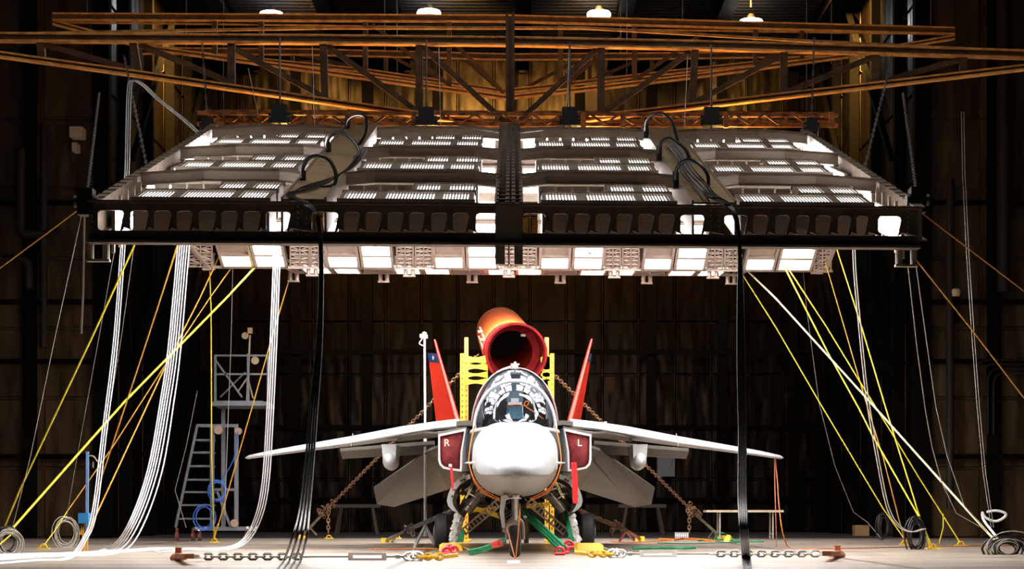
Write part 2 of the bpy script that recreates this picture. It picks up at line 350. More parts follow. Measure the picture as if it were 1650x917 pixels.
sodium(-7.6, 49.5, 15.7, SOD * 3, (-10.4, 51.5, 14.2), 'added amber floodlight under the roof aimed at the left side wall')
sodium(7.6, 49.5, 15.7, SOD * 3, (10.4, 51.5, 14.2), 'added amber floodlight under the roof aimed at the right side wall')
# ================================================================= slanted lighting array
SK = 0.045                                           # the array hangs slightly askew: its right side is farther back
def sk(q): return Vector((q.x, q.y + SK * q.x, q.z))
def SZ(y): return 4.64 + 0.3267 * (y - 23.0)         # height of the array's top surface at depth y
rig = thing('lighting_array_frame', 'huge slanted metal lighting rig frame hanging over the aircraft', 'lighting rig', (0, 23, 3.7))
def X(px, Y=23.0): return (px - 825 + 4) * Y / F
ZT, ZB = SZ(23), 4.12
# front beam with cut-outs
wins = [(160,201),(211,241),(249,277),(285,311),(320,348),(356,383),(391,419),(427,466),
        (500,542),(551,577),(586,612),(621,647),(656,681),(691,717),(726,752),(763,801),
        (838,875),(887,912),(922,947),(956,981),(990,1016),(1025,1051),(1058,1085),(1094,1133),
        (1165,1203),(1212,1237),(1248,1272),(1282,1305),(1314,1340),(1350,1373),(1381,1401),(1417,1455)]
a = MB(sk); xl, xr = X(146), X(1484); zt, zb = ZT - 0.11, ZB + 0.15
a.box(xl, xr, 23.0, 23.05, zt, ZT); a.box(xl, xr, 23.0, 23.05, ZB, zb)
a.box(xl, xr, 22.93, 23.05, ZT - 0.02, ZT + 0.01); a.box(xl, xr, 22.90, 23.10, ZB - 0.02, ZB + 0.01)
edges = [xl] + [X(v) for wv in wins for v in wv] + [xr]
for i in range(0, len(edges), 2):
    x0, x1 = edges[i], edges[i + 1]; r = 0.045; cx = []
    L = [(x0, zb + r), (x0 - r * .3, zb + r * .3), (x0 - r, zb)] if i else [(x0, zb)]
    R = [(x1 + r, zb), (x1 + r * .3, zb + r * .3), (x1, zb + r)] if i + 2 < len(edges) else [(x1, zb)]
    T1 = [(x1, zt - r), (x1 + r * .3, zt - r * .3), (x1 + r, zt)] if i + 2 < len(edges) else [(x1, zt)]
    T0 = [(x0 - r, zt), (x0 - r * .3, zt - r * .3), (x0, zt - r)] if i else [(x0, zt)]
    pl = L[::-1] + R + T1 + T0
    a.poly([(q[0], 23.0, q[1]) for q in pl], (0, 0.05, 0))
a.build('front_beam', M_dark, rig)
# bolts at the joints
a = MB(sk)
for px in (478, 492, 806, 816, 826, 836, 1143, 1156, 1466, 152):
    for k in range(7):
        z = lerp(ZB + 0.04, ZT - 0.05, k / 6); a.lathe([(0.012, 0), (0.012, 0.012)], sk(Vector((X(px), 22.995, z))) - Vector((0, SK * X(px), 0)), (0, -1, 0), 6)
a.build('bolt_row', M_alu2, rig)
text_mesh('stencil_number', '52', 0.09, sk(Vector((X(494), 22.99, 4.45))), mat('worn grey stencil', (0.30, 0.26, 0.22)), rig, 0.002)
# cross beams (bent at their ends like the bays of the rig)
bays = [(-5.30, -2.98), (-2.42, -0.20), (0.10, 2.37), (2.93, 5.30)]
for k, Yb in enumerate((26.0, 29.0, 32.0)):
    for (x0, x1) in bays:
        a = MB(sk); z1 = SZ(Yb); h = 0.15; c = 0.42
        path = [(x0, Yb - 0.30), (x0 + c, Yb), (x1 - c, Yb), (x1, Yb - 0.30)]
        if x0 < -5: path[1] = (x0 + 0.8, Yb); path[0] = (x0, Yb - 0.5)
        if x1 > 5: path[2] = (x1 - 0.8, Yb); path[3] = (x1, Yb - 0.5)
        for (p, q) in zip(path, path[1:]):
            zp, zq = SZ(p[1]), SZ(q[1])
            for (d0, d1, u0, u1) in ((0, 0.04, -h, 0), (-0.06, 0.06, -h - 0.015, -h)):
                a.hexa([(p[0], p[1] + d0, zp + u0), (q[0], q[1] + d0, zq + u0), (q[0], q[1] + d1, zq + u0), (p[0], p[1] + d1, zp + u0),
                        (p[0], p[1] + d0, zp + u1), (q[0], q[1] + d0, zq + u1), (q[0], q[1] + d1, zq + u1), (p[0], p[1] + d1, zp + u1)])
        for i in range(9):
            xx = lerp(x0 + c, x1 - c, (i + 0.5) / 9); a.lathe([(0.012, 0), (0.012, 0.01)], (xx, Yb, z1 - 0.06), (0, -1, 0), 6)
        cb = a.build('cross_beam', M_alu, rig); a = MB(sk)
        for (p, q) in zip(path, path[1:]):
            zp, zq = SZ(p[1]), SZ(q[1]); a.hexa([(p[0], p[1] - .07, zp), (q[0], q[1] - .07, zq), (q[0], q[1] + .12, zq), (p[0], p[1] + .12, zp), (p[0], p[1] - .07, zp + .03), (q[0], q[1] - .07, zq + .03), (q[0], q[1] + .12, zq + .03), (p[0], p[1] + .12, zp + .03)])
        a.build('beam_flange', M_dark, cb)
# side beams with their rungs
for sg in (-1, 1):
    a = MB(sk); x = sg * 5.36
    for (dx0, dx1, u0, u1) in ((-0.03, 0.03, -0.42, 0), (-0.07, 0.07, 0, 0.02), (-0.10, 0.10, -0.44, -0.42)):
        a.hexa([(x + dx0, 23, SZ(23) + u0), (x + dx1, 23, SZ(23) + u0), (x + dx1, 32.2, SZ(32.2) + u0), (x + dx0, 32.2, SZ(32.2) + u0),
                (x + dx0, 23, SZ(23) + u1), (x + dx1, 23, SZ(23) + u1), (x + dx1, 32.2, SZ(32.2) + u1), (x + dx0, 32.2, SZ(32.2) + u1)])
    for i in range(28):
        yy = 23.2 + i * 0.33; a.box(x - 0.08, x + 0.08, yy, yy + 0.04, SZ(yy) + 0.02, SZ(yy) + 0.035)
    a.build('side_beam', M_alu2, rig)
    for i in range(7):
        a = MB(sk); yy = 23.5 + i * 0.42; xx = sg * (5.25); a.box(xx - 0.02, xx + 0.02, yy, yy + 0.04, SZ(yy) - 0.75, SZ(yy) - 0.05); a.build('side_slat', M_alu, rig)
# deck plates running up the array between the columns of lamps
for (x0, x1) in ((-2.98, -2.42), (2.37, 2.93)):
    a = MB(sk)
    for i in range(6):
        y0 = 23.02 + i * 1.5; y1 = y0 + 1.49
        a.hexa([(x0, y0, SZ(y0) + .02), (x1, y0, SZ(y0) + .02), (x1, y1, SZ(y1) + .02), (x0, y1, SZ(y1) + .02), (x0, y0, SZ(y0) + .05), (x1, y0, SZ(y0) + .05), (x1, y1, SZ(y1) + .05), (x0, y1, SZ(y1) + .05)])
    a.build('deck_plate', M_deck, rig)
    a = MB(sk)
    for x in (x0, x1):
        a.hexa([(x - .015, 23.05, SZ(23.05) - .40), (x + .015, 23.05, SZ(23.05) - .40), (x + .015, 32, SZ(32) - .40), (x - .015, 32, SZ(32) - .40), (x - .015, 23.05, SZ(23.05) + .07), (x + .015, 23.05, SZ(23.05) + .07), (x + .015, 32, SZ(32) + .07), (x - .015, 32, SZ(32) + .07)])
    a.build('deck_rail', M_alu, rig)
# black centre spine with lattice
a = MB(sk)
for x in (-0.20, -0.06, 0.02, 0.12):
    a.bar((x, 22.98, ZT - .0), (x, 32.4, SZ(32.4) + .02), 0.05, 0.07)
for i in range(26):
    y = 23.1 + i * 0.36; a.bar((-0.2, y, SZ(y) + .03), (0.12, y, SZ(y) + .03), 0.05); a.bar((-0.2, y, SZ(y)), (0.12, y + 0.34, SZ(y + .34)), 0.03)
a.box(-0.22, 0.14, 22.96, 23.02, ZB, ZT); a.box(-0.22, -0.09, 22.96, 23.02, 3.86, ZB); a.box(0.03, 0.14, 22.96, 23.02, 3.86, ZB); a.box(-.05, -.03, 22.96, 23.02, 3.86, ZB)
for sg in (-1, 1):
    for Yb in (26, 29, 32):
        a.bar((sg * 0.12 - 0.03, Yb - 0.9, SZ(Yb - 0.9) + .04), (sg * 0.95, Yb - 0.05, SZ(Yb) + .04), 0.035); a.bar((sg * 0.12, Yb - 0.55, SZ(Yb - .55) + .04), (sg * 0.95, Yb, SZ(Yb) + .05), 0.035)
a.build('centre_spine', mat('dark grey lattice steel', (0.22, 0.18, 0.15), 0.4, 0.4), rig)
# front corner brackets (pairs of pipes)
def legs(x, y, z0, z1, m=M_alu2, w=0.10):
    a = MB(sk)
    for d in (-w, w): a.cyl((x + d, y, z0), (x + d, y, z1), 0.045, 10)
    a.box(x - w - .05, x + w + .05, y - .05, y + .05, z0 - 0.015, z0 + 0.015)
    a.box(x - w - .05, x + w + .05, y - .05, y + .05, z1 - 0.03, z1); a.build('pipe_bracket', m, rig)
legs(X(157), 23.15, 3.90, 4.15); legs(X(1467), 23.15, 3.90, 4.15)

# ---- slanted lamp housings
unit_x = [-4.98, -2.29, 0.40, 3.05]; unit_y = [23.45, 26.50, 29.52]
colw = ['far left', 'centre left', 'centre right', 'far right']; roww = ['lowest', 'middle', 'highest']
def unit_mesh():
    """slotted lamp housings of one bay, origin at its front left top corner (not yet skewed)"""
    parts = {}
    def zz(y, n): return 0.3267 * y + n
    def hx(mb, x0, x1, y0, y1, n0, n1): mb.hexa([(x0, y0, zz(y0, n0)), (x1, y0, zz(y0, n0)), (x1, y1, zz(y1, n0)), (x0, y1, zz(y1, n0)), (x0, y0, zz(y0, n1)), (x1, y0, zz(y0, n1)), (x1, y1, zz(y1, n1)), (x0, y1, zz(y1, n1))])
    def housing(x0, x1, y0, y1, dep, groups):
        hb = MB(sk); gr = MB(sk); em = MB(sk); ln = MB(sk)
        hx(hb, x0, x1, y0, y0 + .015, -dep, 0); hx(hb, x0, x1, y1 - .015, y1, -dep, 0); hx(hb, x0, x0 + .015, y0, y1, -dep, 0); hx(hb, x1 - .015, x1, y0, y1, -dep, 0)
        hx(hb, x0, x1, y0, y1, -dep - .01, -dep); hx(hb, x0 + .015, x1 - .015, y0 + .015, y1 - .015, -.06, -.05)
        xs = [x0 + .015] + [v for g in groups for v in g] + [x1 - .015]
        for i in range(0, len(xs), 2): hx(hb, xs[i], xs[i + 1], y0 + .015, y1 - .015, -.012, .0)
        hx(hb, x0 - .02, x1 + .02, y0 - .03, y0, -.05, .012); hx(hb, x0 - .02, x1 + .02, y1, y1 + .03, -.05, .012)
        for g in groups:
            n = max(3, round((g[1] - g[0]) / .042)); p = (g[1] - g[0]) / n
            for i in range(n + 1): hx(gr, g[0] + i * p - .0105, g[0] + i * p + .0105, y0 + .01, y1 - .01, -.003, .003)
            hx(em, g[0] + .01, g[1] - .01, y0 + .04, y1 - .04, -.035, -.03)
        hx(ln, x0 + .06, x1 - .06, y0 + .06, y1 - .06, -dep - .03, -dep - .012)
        return hb, gr, em, ln
    return housing
hz = unit_mesh()
proto = None
ul = thing('vented_lamp_unit', '', 'lamp', (0, 0, 0), 'vented lamp units on the slanted rig')
f1 = hz(0.0, 1.78, 0.0, 0.72, 0.58, [(0.05, 0.47), (0.60, 1.26), (1.36, 1.72)]); f2 = hz(0.93, 1.78, 0.86, 1.50, 0.40, [(0.97, 1.30), (1.42, 1.76)])
for (nm, i, m) in (('lamp_housing', 0, M_alu), ('vent_grille', 1, M_alu), ('vent_light', 2, M_vent), ('lens', 3, M_unit)):
    for fu in (f1, f2): fu[i].build(nm, m, ul)
a = MB(sk)
a.box(0.47, 0.58, -.034, -.03, -.05, .0); a.box(1.27, 1.35, -.034, -.03, -.05, .0)
M_warn = mat('faded orange warning sticker', (0.50, 0.12, 0.04), 0.5)
a = MB(sk)
for x in (0.48, 1.26):
    a.poly([(x, -.036, -.15), (x + .10, -.036, -.15), (x + .05, -.036, -.075)], (0, .004, 0)); a.box(x + .11, x + .24, -.036, -.032, -.15, -.13); a.box(x + .11, x + .20, -.036, -.032, -.12, -.105)
a.build('warning_sticker', M_warn, ul)
first = True
for r, yy in enumerate(unit_y):
    for c, xx in enumerate(unit_x):
        loc = (xx, yy + SK * xx, SZ(yy) - 0.01)
        lb = 'metal lamp housing with glowing slotted vents, %s row, %s column' % (roww[r], colw[c])
        if first: ul.location = loc; ul['label'] = lb; first = False; bpy.context.view_layer.update()
        else: copy_thing(ul, loc, lb)
# back gap plates: bright inner reflector pans behind the housings
for r, yy in enumerate(unit_y):
    for c, xx in enumerate(unit_x):
        a = MB(sk); x0, x1 = xx + 0.0, xx + 0.9; y0 = yy + 1.42
        for i in range(4):
            q = x0 + i * 0.23; a.hexa([(q, y0, SZ(y0) - .17), (q + .2, y0, SZ(y0) - .17), (q + .2, y0 + .03, SZ(y0) - .17), (q, y0 + .03, SZ(y0) - .17), (q, y0, SZ(y0) - .03), (q + .2, y0, SZ(y0) - .03), (q + .2, y0 + .03, SZ(y0) - .03), (q, y0 + .03, SZ(y0) - .03)])
        a.build('junction_plate', M_alu2, rig)

# ---- flood panels along both sides, facing inwards under the side beams
for sg, side in ((-1, 'left'), (1, 'right')):
    for k, (y0, y1) in enumerate(((23.5, 25.3), (25.45, 27.4), (27.55, 29.6))):
        x = sg * 5.22; zc0, zc1 = SZ(y0) - .36, SZ(y1) - .46
        t = thing('side_flood_panel', 'narrow flood panel inside the %s side beam, %s of three' % (side, ('nearest', 'middle', 'farthest')[k]), 'lamp', sk(Vector((x, y0, zc0 - .2))), 'flood panels inside the side beams')
        a = MB(sk); o = sg * .05
        a.hexa([(x, y0, zc0 - .2), (x + o, y0, zc0 - .2), (x + o, y1, zc1 - .2), (x, y1, zc1 - .2), (x, y0, zc0 + .2), (x + o, y0, zc0 + .2), (x + o, y1, zc1 + .2), (x, y1, zc1 + .2)]); a.build('panel_frame', M_tan, t)
        for (u0, u1) in ((-.17, -.02), (.02, .17)):
            a = MB(sk); o = -sg * .012; ya, yb = y0 + .05, y1 - .05; za, zb_ = lerp(zc0, zc1, .03), lerp(zc0, zc1, .97)
            a.hexa([(x, ya, za + u0), (x + o, ya, za + u0), (x + o, yb, zb_ + u0), (x, yb, zb_ + u0), (x, ya, za + u1), (x + o, ya, za + u1), (x + o, yb, zb_ + u1), (x, yb, zb_ + u1)]); a.build('lamp_pane', M_pane, t)

# ---- rear bank of flood panels (underside faces the camera)
def flood(name_lbl, px0, px1, p_hi, p_lo, two=True, grp='flat flood panels of the rear bank'):
    """p_hi=(row,Y) and p_lo=(row,Y): upper and lower edges of the panel as seen"""
    (ya, Ya), (yb, Yb) = p_hi, p_lo
    za = H + (YH - ya) * Ya / F; zb_ = H + (YH - yb) * Yb / F
    x0 = (px0 - CX) * Yb / F; x1 = (px1 - CX) * Yb / F
    A = Vector((0, Ya, za)); B = Vector((0, Yb, zb_)); d = (B - A); L = d.length; dn = d.normalized(); nr = Vector((0, -dn.z, dn.y))
    if nr.z > 0: nr = -nr                              # normal that points down and to the camera
    def q(x, s, n): v = A + dn * s + nr * n; return Vector((x, v.y, v.z))
    def slab(mb, xa, xb, s0, s1, n0, n1): mb.hexa([q(xa, s0, n0), q(xb, s0, n0), q(xb, s1, n0), q(xa, s1, n0), q(xa, s0, n1), q(xb, s0, n1), q(xb, s1, n1), q(xa, s1, n1)])
    t = thing('flood_panel', name_lbl, 'lamp', ((x0 + x1) / 2, (Ya + Yb) / 2, min(za, zb_)), grp)
    fr = MB(sk); wd = 0.055
    slab(fr, x0, x1, 0, wd, -.05, .05); slab(fr, x0, x1, L - wd, L, -.05, .05); slab(fr, x0, x0 + wd, 0, L, -.05, .05); slab(fr, x1 - wd, x1, 0, L, -.05, .05)
    slab(fr, x0, x1, 0, L, -.14, -.05); slab(fr, x0, x1, L * .46, L * .54, -.05, .04)
    fr.build('panel_frame', M_tan, t)
    for (s0, s1) in ((wd + .01, L * .46 - .01), (L * .54 + .01, L - wd - .01)):
        e = MB(sk); slab(e, x0 + wd + .01, x1 - wd - .01, s0, s1, -.045, -.02); e.build('lamp_pane', M_pane if (two or s0 > .3 * L) else M_tan, t)
    return t
ordw = ['1st', '2nd', '3rd', '4th', '5th', '6th', '7th', '8th', '9th', '10th', '11th', '12th']
rowC = [(361,413),(414,466),(529,582),(584,636),(699,750),(752,804),(868,919),(921,973),(1034,1084),(1086,1138),(1199,1250),(1252,1311)]
rowD = [(493,540),(542,586),(637,682),(684,729),(784,829),(831,875),(931,976),(978,1023),(1073,1119),(1121,1165)]
for i, (x0, x1) in enumerate(rowC):
    flood('bright flood panel in the longer lower rear row, %s from the left' % ordw[i], x0, x1, (393, 34.2), (431, 35.0), two=bool(i % 2))
for i, (x0, x1) in enumerate(rowD):
    flood('bright flood panel in the lowest short rear row, %s from the left' % ordw[i], x0, x1, (425, 35.4), (439, 37.0))
rowA = [(344 + i * 77, 344 + i * 77 + 74) for i in range(6)] + [(838 + i * 77, 838 + i * 77 + 74) for i in range(6)]
for r, (hi, lo, lab) in enumerate((((217, 32.2), (262, 32.45), 'uppermost'), ((265, 32.45), (313, 32.85), 'second highest'))):
    for i, (x0, x1) in enumerate(rowA):
        flood('flood panel glimpsed through the rig, %s hidden row, %s from the left' % (lab, ordw[i]), x0, x1, hi, lo, grp='flood panels behind the slanted housings')
for i, px in enumerate((600, 760, 900, 1050)):  # added floods hidden behind the rig, put in to light the duct
    t = thing('added_rear_flood', 'added floodlight hidden behind the rig facing the rear wall, %s of four' % ordw[i], 'floodlight', P(px, 410, 37.4), 'added rear facing floodlights')
    c = P(px, 410, 37.4); a = MB(); a.bar(c, c + Vector((0, .13, -.13)), .9, .5, up=(0, .7, .7)); a.build('lamp_housing', M_tan, t)
    a = MB(); a.bar(c + Vector((0, .135, -.135)), c + Vector((0, .145, -.145)), .84, .44, up=(0, .7, .7)); a.build('lamp_pane', M_pane, t)
    l = bpy.data.lights.new('added flood light', 'AREA'); l.energy = 190; l.color = (1, .95, .9); l.shape = 'RECTANGLE'; l.size = .84; l.size_y = .44; l.spread = math.radians(120)
    lo = bpy.data.objects.new('added_flood_light', l); COL.objects.link(lo); lo.parent = t; lo.location = (0, .165, -.165); lo.rotation_euler = Vector((0, .62, -.78)).to_track_quat('-Z', 'Y').to_euler()
for r, (hi, lo, lab) in enumerate((((316, 32.9), (352, 33.5), 'third'), ((355, 33.5), (391, 34.1), 'fourth'))):
    for i, (x0, x1) in enumerate(rowC):
        flood('flood panel glimpsed through the rig, %s hidden row, %s from the left' % (lab, ordw[i]), x0 - 2, x1 + 2, hi, lo, grp='flood panels behind the slanted housings')
# rear frame: rails, lattices and pipe brackets
def PS(px, py, Y): return P(px, py, Y)
a = MB(sk)
for (y_, Yr, xa, xb) in ((433.5, 35.05, 339, 1346), (392, 34.15, 306, 1350), (441, 37.05, 480, 1192), (423, 35.35, 440, 1215)):
    a.bar(P(xa, y_, Yr), P(xb, y_, Yr), 0.07, 0.05)
a.bar(P(304, 392, 34.1), P(340, 434, 35.05), 0.07); a.bar(P(1350, 392, 34.1), P(1334, 434, 35.05), 0.07)
a.bar(P(440, 422, 35.3), P(480, 441, 37), 0.06); a.bar(P(1222, 422, 35.3), P(1192, 441, 37), 0.06)
a.build('rear_rail', M_tan, rig)
a = MB(sk); a.bar(P(330, 312, 32.85), P(1330, 312, 32.85), 0.06, 0.3); a.build('ridge_rail', M_alu2, rig)
def lattice(px0, px1, hi, lo, n=6):
    a = MB(sk); (ya, Ya), (yb, Yb) = hi, lo
    for px in (px0, px1): a.bar(P(px, ya, Ya), P(px, yb, Yb), 0.035)
    mid = (px0 + px1) / 2; a.bar(P(mid, ya, Ya), P(mid, yb, Yb), 0.03)
    for i in range(n):
        t0, t1 = i / n, (i + 1) / n
        A = P(px0 if i % 2 else mid, lerp(ya, yb, t0), lerp(Ya, Yb, t0)); B = P(mid if i % 2 else px0, lerp(ya, yb, t1), lerp(Ya, Yb, t1))
        C = P(px1 if i % 2 else mid, lerp(ya, yb, t0), lerp(Ya, Yb, t0)); D = P(mid if i % 2 else px1, lerp(ya, yb, t1), lerp(Ya, Yb, t1))
        a.bar(A, B, 0.025); a.bar(C, D, 0.025); a.bar(P(px0, lerp(ya, yb, t1), lerp(Ya, Yb, t1)), P(px1, lerp(ya, yb, t1), lerp(Ya, Yb, t1)), 0.025)
    a.build('lattice_girder', M_tan, rig)
for (x0, x1) in ((470, 500), (503, 526), (640, 666), (670, 696), (808, 834), (838, 864), (976, 1000), (1004, 1030), (1141, 1166), (1170, 1196)): lattice(x0, x1, (393, 34.2), (431, 35.0))
for (x0, x1) in ((588, 634), (731, 782), (877, 929), (1025, 1071)): lattice(x0, x1, (425, 35.4), (439, 37.0), 8)
for (xa, xb) in ((309, 345), (1343, 1316)): lattice(xa, xb, (393, 34.2), (433, 35.0), 7)
for px in (475, 619, 761, 903, 1043, 1180): legs((px - CX) * 37.1 / F, 37.1 , 5.47, 5.80, M_tan, 0.07)
for px in (340, 1320): legs((px - CX) * 35.1 / F, 35.1, 5.43, 5.75, M_tan, 0.07)
for px in (505, 660, 820, 990, 1150): legs((px - CX) * 35.2 / F, 35.15, 5.33, 5.62, M_tan, 0.07)

# ---- black cable loops and bundles lying on the deck plates, falling to the floor in front
def cable(name, label, pts, r, m, cat='cable', group=None, n=6, k=6):
    a = MB(); a.tube(smoothline(pts, k), r, n=n); o = a.build(name, m, None, True, 80); return tag(o, label, cat, group)
def DK(px, py, lift=0.08):     # point lying on the slanted array surface
    d = (YH - py) / F; Y = (4.64 - 0.62 - .3267 * 23 + lift) / (d - .3267); p = P(px, py, Y); p.y += 0; return p
def dropL():
    out = []
    for j in range(4):
        o = (j - 1.5) * 2.6; w2 = 1.5 * math.sin(j * 2.1)
        top = [DK(592 - j * 2, 240), DK(578 - j * 3, 262, .12), DK(545 + w2, 283, .10), DK(500 - j * 5, 303, .14), DK(463 + j * 4, 312 + j * 1.5, .1), DK(485 + j * 2, 325, .16)]
        low = [P(510 + o * .6, 345, 22.6), P(517 + o * .5, 400, 22.5), P(517 + o * .7, 480, 22.45), P(513 + o * 1.1, 570, 22.3), P(505 + o * 1.5, 660, 22.1), P(499 + o * 1.6, 740, 21.8), P(491 + o * 2.0, 820, 21.3), P(482 + o * 3.0, 868, 20.7)]
        end = [PF(470 + o * 3.5, 905, .02), PF(455 + o * 4, 925, .02)]
        out.append(cable('power_cable', 'black power cable in the bundle hanging left of the aircraft', top + low + end, 0.0155, M_cab, group='black power cables hanging left of the aircraft'))
def dropR():
    for j in range(5):
        o = (j - 2) * 2.0; w2 = 2 * math.sin(j * 1.7)
        top = [DK(1075 + j * 4, 232), DK(1098 + o * 2, 252 + w2, .12), DK(1108 + o * 3, 275, .14), DK(1128 + o * 3, 297 + w2, .12), DK(1146 + o * 2, 315, .14)]
        low = [P(1172 + o, 330, 22.9), P(1186 + o * .6, 352, 22.8), P(1192 + o * .4, 400, 22.75), P(1193 + o * 1.0, 480, 22.6), P(1194 + o * 1.3, 600, 22.4), P(1196 + o * 1.3, 700, 22.1), P(1196 + o * 1.5, 800, 21.5), P(1199 + o * 1.4, 860, 21.0)]
        end = [PF(1203 + o * 1.4, 905, .02), PF(1207 + o * 1.5, 935, .02)]
        cable('power_cable', 'black power cable in the bundle hanging right of the aircraft', top + low + end, 0.0145, M_cab, group='black power cables hanging right of the aircraft')
dropL(); dropR()
loops = [('left', 'lowest', [(488, 292), (488, 272), (497, 256), (512, 251), (530, 258), (541, 280), (538, 298), (518, 303)]),
         ('left', 'middle', [(529, 246), (529, 226), (540, 214), (556, 216), (570, 228), (579, 245), (570, 258)]),
         ('left', 'highest', [(560, 208), (562, 194), (574, 186), (588, 188), (591, 202), (588, 218), (578, 234)]),
         ('right', 'lowest', [(1089, 293), (1090, 274), (1098, 262), (1112, 258), (1128, 266), (1140, 282), (1142, 300)]),
         ('right', 'middle', [(1062, 250), (1064, 232), (1076, 223), (1090, 228), (1104, 240), (1112, 256)]),
         ('right', 'highest', [(1041, 214), (1042, 196), (1052, 185), (1068, 183), (1082, 196), (1088, 214), (1092, 226)])]
for side, lvl, pts in loops:
    n_ = len(pts); ww = []
    Y0 = DK(pts[0][0], pts[0][1]).y; Y1 = DK(pts[-1][0], pts[-1][1]).y
    for i, (x, y) in enumerate(pts): ww.append(P(x, y, lerp(Y0, Y1, i / (n_ - 1)) - 0.1 * math.sin(i / (n_ - 1) * 3.14)))
    t = thing('cable_loop', 'arched black cable on the %s deck plate, %s of its three loops' % (side, lvl), 'cable', ww[0], 'arched cables on the deck plates')
    a = MB(); a.tube(smoothline(ww, 5), 0.026, 8); a.build('cable_arch', M_cab, t, True)
    a = MB(); a.cyl(ww[0] - Vector((0, 0, .10)), ww[0] + Vector((0, 0, .14)), 0.045, 12); a.build('plug', M_blk, t, True)
# ================================================================= roof trusses
def truss(name, label, Yc, top, bot, verts, diags, m, wd=0.13, extra=(), SKT=0.045, fw=0.18):
    """top/bot: polylines in frame pixels; members hang at depth Yc (askew)"""
    def T(px, py, dy=0):
        x = (px - CX) * Yc / F; Y = Yc + SKT * x + dy; return P(px, py, Y)
    t = thing(name, label, 'truss', T(822, bot[len(bot) // 2][1]))
    def chord(nm, pl, w_, h_):
        a = MB()
        for p, q in zip(pl, pl[1:]):
            A, B = T(*p), T(*q); up = Vector((0, 0, 1))
            a.bar(A, B, 0.03, h_)
        c_ = a.build(nm, m, t); a = MB()
        for p, q in zip(pl, pl[1:]):
            A, B = T(*p), T(*q); up = Vector((0, 0, 1)); a.bar(A + up * h_ / 2, B + up * h_ / 2, w_, 0.03); a.bar(A - up * h_ / 2, B - up * h_ / 2, w_, 0.035)
        a.build('flange', M_truss_lit, c_)
    chord('top_chord', top, fw, 0.14); chord('bottom_chord', bot, fw, 0.08)
    for (xa, ya, xb, yb) in verts:
        a = MB(); A, B = T(xa, ya), T(xb, yb); a.bar(A, B, wd, 0.025); a.bar(A + Vector((wd / 2, .05, 0)), B + Vector((wd / 2, .05, 0)), 0.02, 0.12); a.build('vertical_post', m, t)
    for (xa, ya, xb, yb) in diags:
        a = MB(); A, B = T(xa, ya, .06), T(xb, yb, .06); a.bar(A, B, wd * .8, 0.07, up=(0, 1, 0)); a.build('diagonal_brace', m, t)
    for (xa, ya, xb, yb, ww) in extra:
        a = MB(); a.bar(T(xa, ya, .3), T(xb, yb, .3), ww, ww); a.build('stringer', M_truss_lit, t)
    return t
t = truss('front_truss', 'longest roof truss crossing the whole picture, its lower chord dipping to the centre post', 33.8,
      [(-60, 60), (213, 62), (520, 64), (822, 67), (1120, 73), (1410, 81), (1710, 90)],
      [(-60, 80), (213, 118), (522, 163), (822, 206), (1120, 171), (1413, 137), (1710, 102)],
      [(64, 62, 66, 96), (213, 64, 222, 118), (372, 64, 372, 140), (520, 64, 523, 162), (675, 66, 675, 183), (968, 70, 968, 188), (1120, 73, 1115, 171), (1263, 78, 1262, 153), (1411, 82, 1411, 136), (1553, 86, 1550, 120)],
      [(72, 72, 213, 112), (225, 72, 370, 132), (380, 80, 520, 156), (528, 74, 670, 178), (682, 76, 815, 198), (961, 80, 838, 194), (1112, 84, 973, 182), (1257, 90, 1120, 165), (1405, 93, 1268, 148), (1550, 95, 1415, 134)],
      M_truss_shade, extra=[(-60, 56, 520, 45, .05), (520, 45, 940, 45, .05), (940, 45, 1300, 66, .05), (1300, 66, 1710, 86, .05)])
a = MB(); c0 = P(815, 22, 33.7); c1 = P(829, 212, 33.7); a.box(c0.x, c0.x + .05, 33.6, 33.8, c1.z, c0.z); a.box(c1.x - .05, c1.x, 33.6, 33.8, c1.z, c0.z); a.box(c0.x, c1.x, 33.68, 33.72, c1.z, c0.z - .1); a.build('centre_post', M_truss_shade, t)
truss('middle_truss', 'chamfered roof truss behind the longest one, seen just above it', 39.5,
      [(85, 27), (300, 28), (822, 30), (1250, 42), (1538, 50)],
      [(85, 36), (240, 77), (538, 118), (814, 157), (976, 140), (1109, 124), (1357, 91), (1538, 60)],
      [(345, 28, 345, 90), (420, 29, 420, 102), (588, 30, 588, 125), (723, 30, 723, 142), (903, 33, 903, 148), (1022, 36, 1022, 135), (1217, 42, 1217, 109), (1292, 44, 1292, 100)],
      [(345, 60, 420, 98), (600, 40, 720, 134), (723, 60, 812, 150), (1000, 60, 905, 142), (1130, 55, 1025, 128), (1290, 60, 1220, 104)],
      M_truss_shade, 0.10, extra=[(95, 36, 822, 45, .035), (822, 45, 1530, 55, .035)], fw=.09)
truss('rear_truss', 'rearmost roof truss close before the golden back wall', 43.5,
      [(230, 82), (500, 84), (822, 92), (1100, 90), (1390, 86)],
      [(300, 85), (588, 114), (814, 147), (1112, 113), (1350, 88)],
      [(470, 84, 470, 100), (621, 86, 621, 117), (700, 88, 700, 130), (950, 90, 950, 132), (1050, 90, 1050, 120), (1180, 90, 1180, 104)],
      [(475, 86, 588, 112), (630, 90, 700, 128), (745, 92, 800, 140), (940, 92, 850, 140), (1040, 92, 952, 130)],
      M_truss_shade, 0.09, fw=.07)
for (tt, Yh, y0, pxs) in ((bpy.data.objects['middle_truss'], 39.5, 27, (140, 500, 1100, 1500)), (bpy.data.objects['rear_truss'], 43.5, 84, (300, 620, 1000, 1340))):
    for px in pxs:
        x = (px - CX) * Yh / F; Y = Yh + .045 * x; v = P(px, y0 + (px - 85) * .015, Y); a = MB(); a.tube([v, Vector((v.x, v.y, CEIL))], .012, 5); a.build('hanger_rod', M_dark, tt)
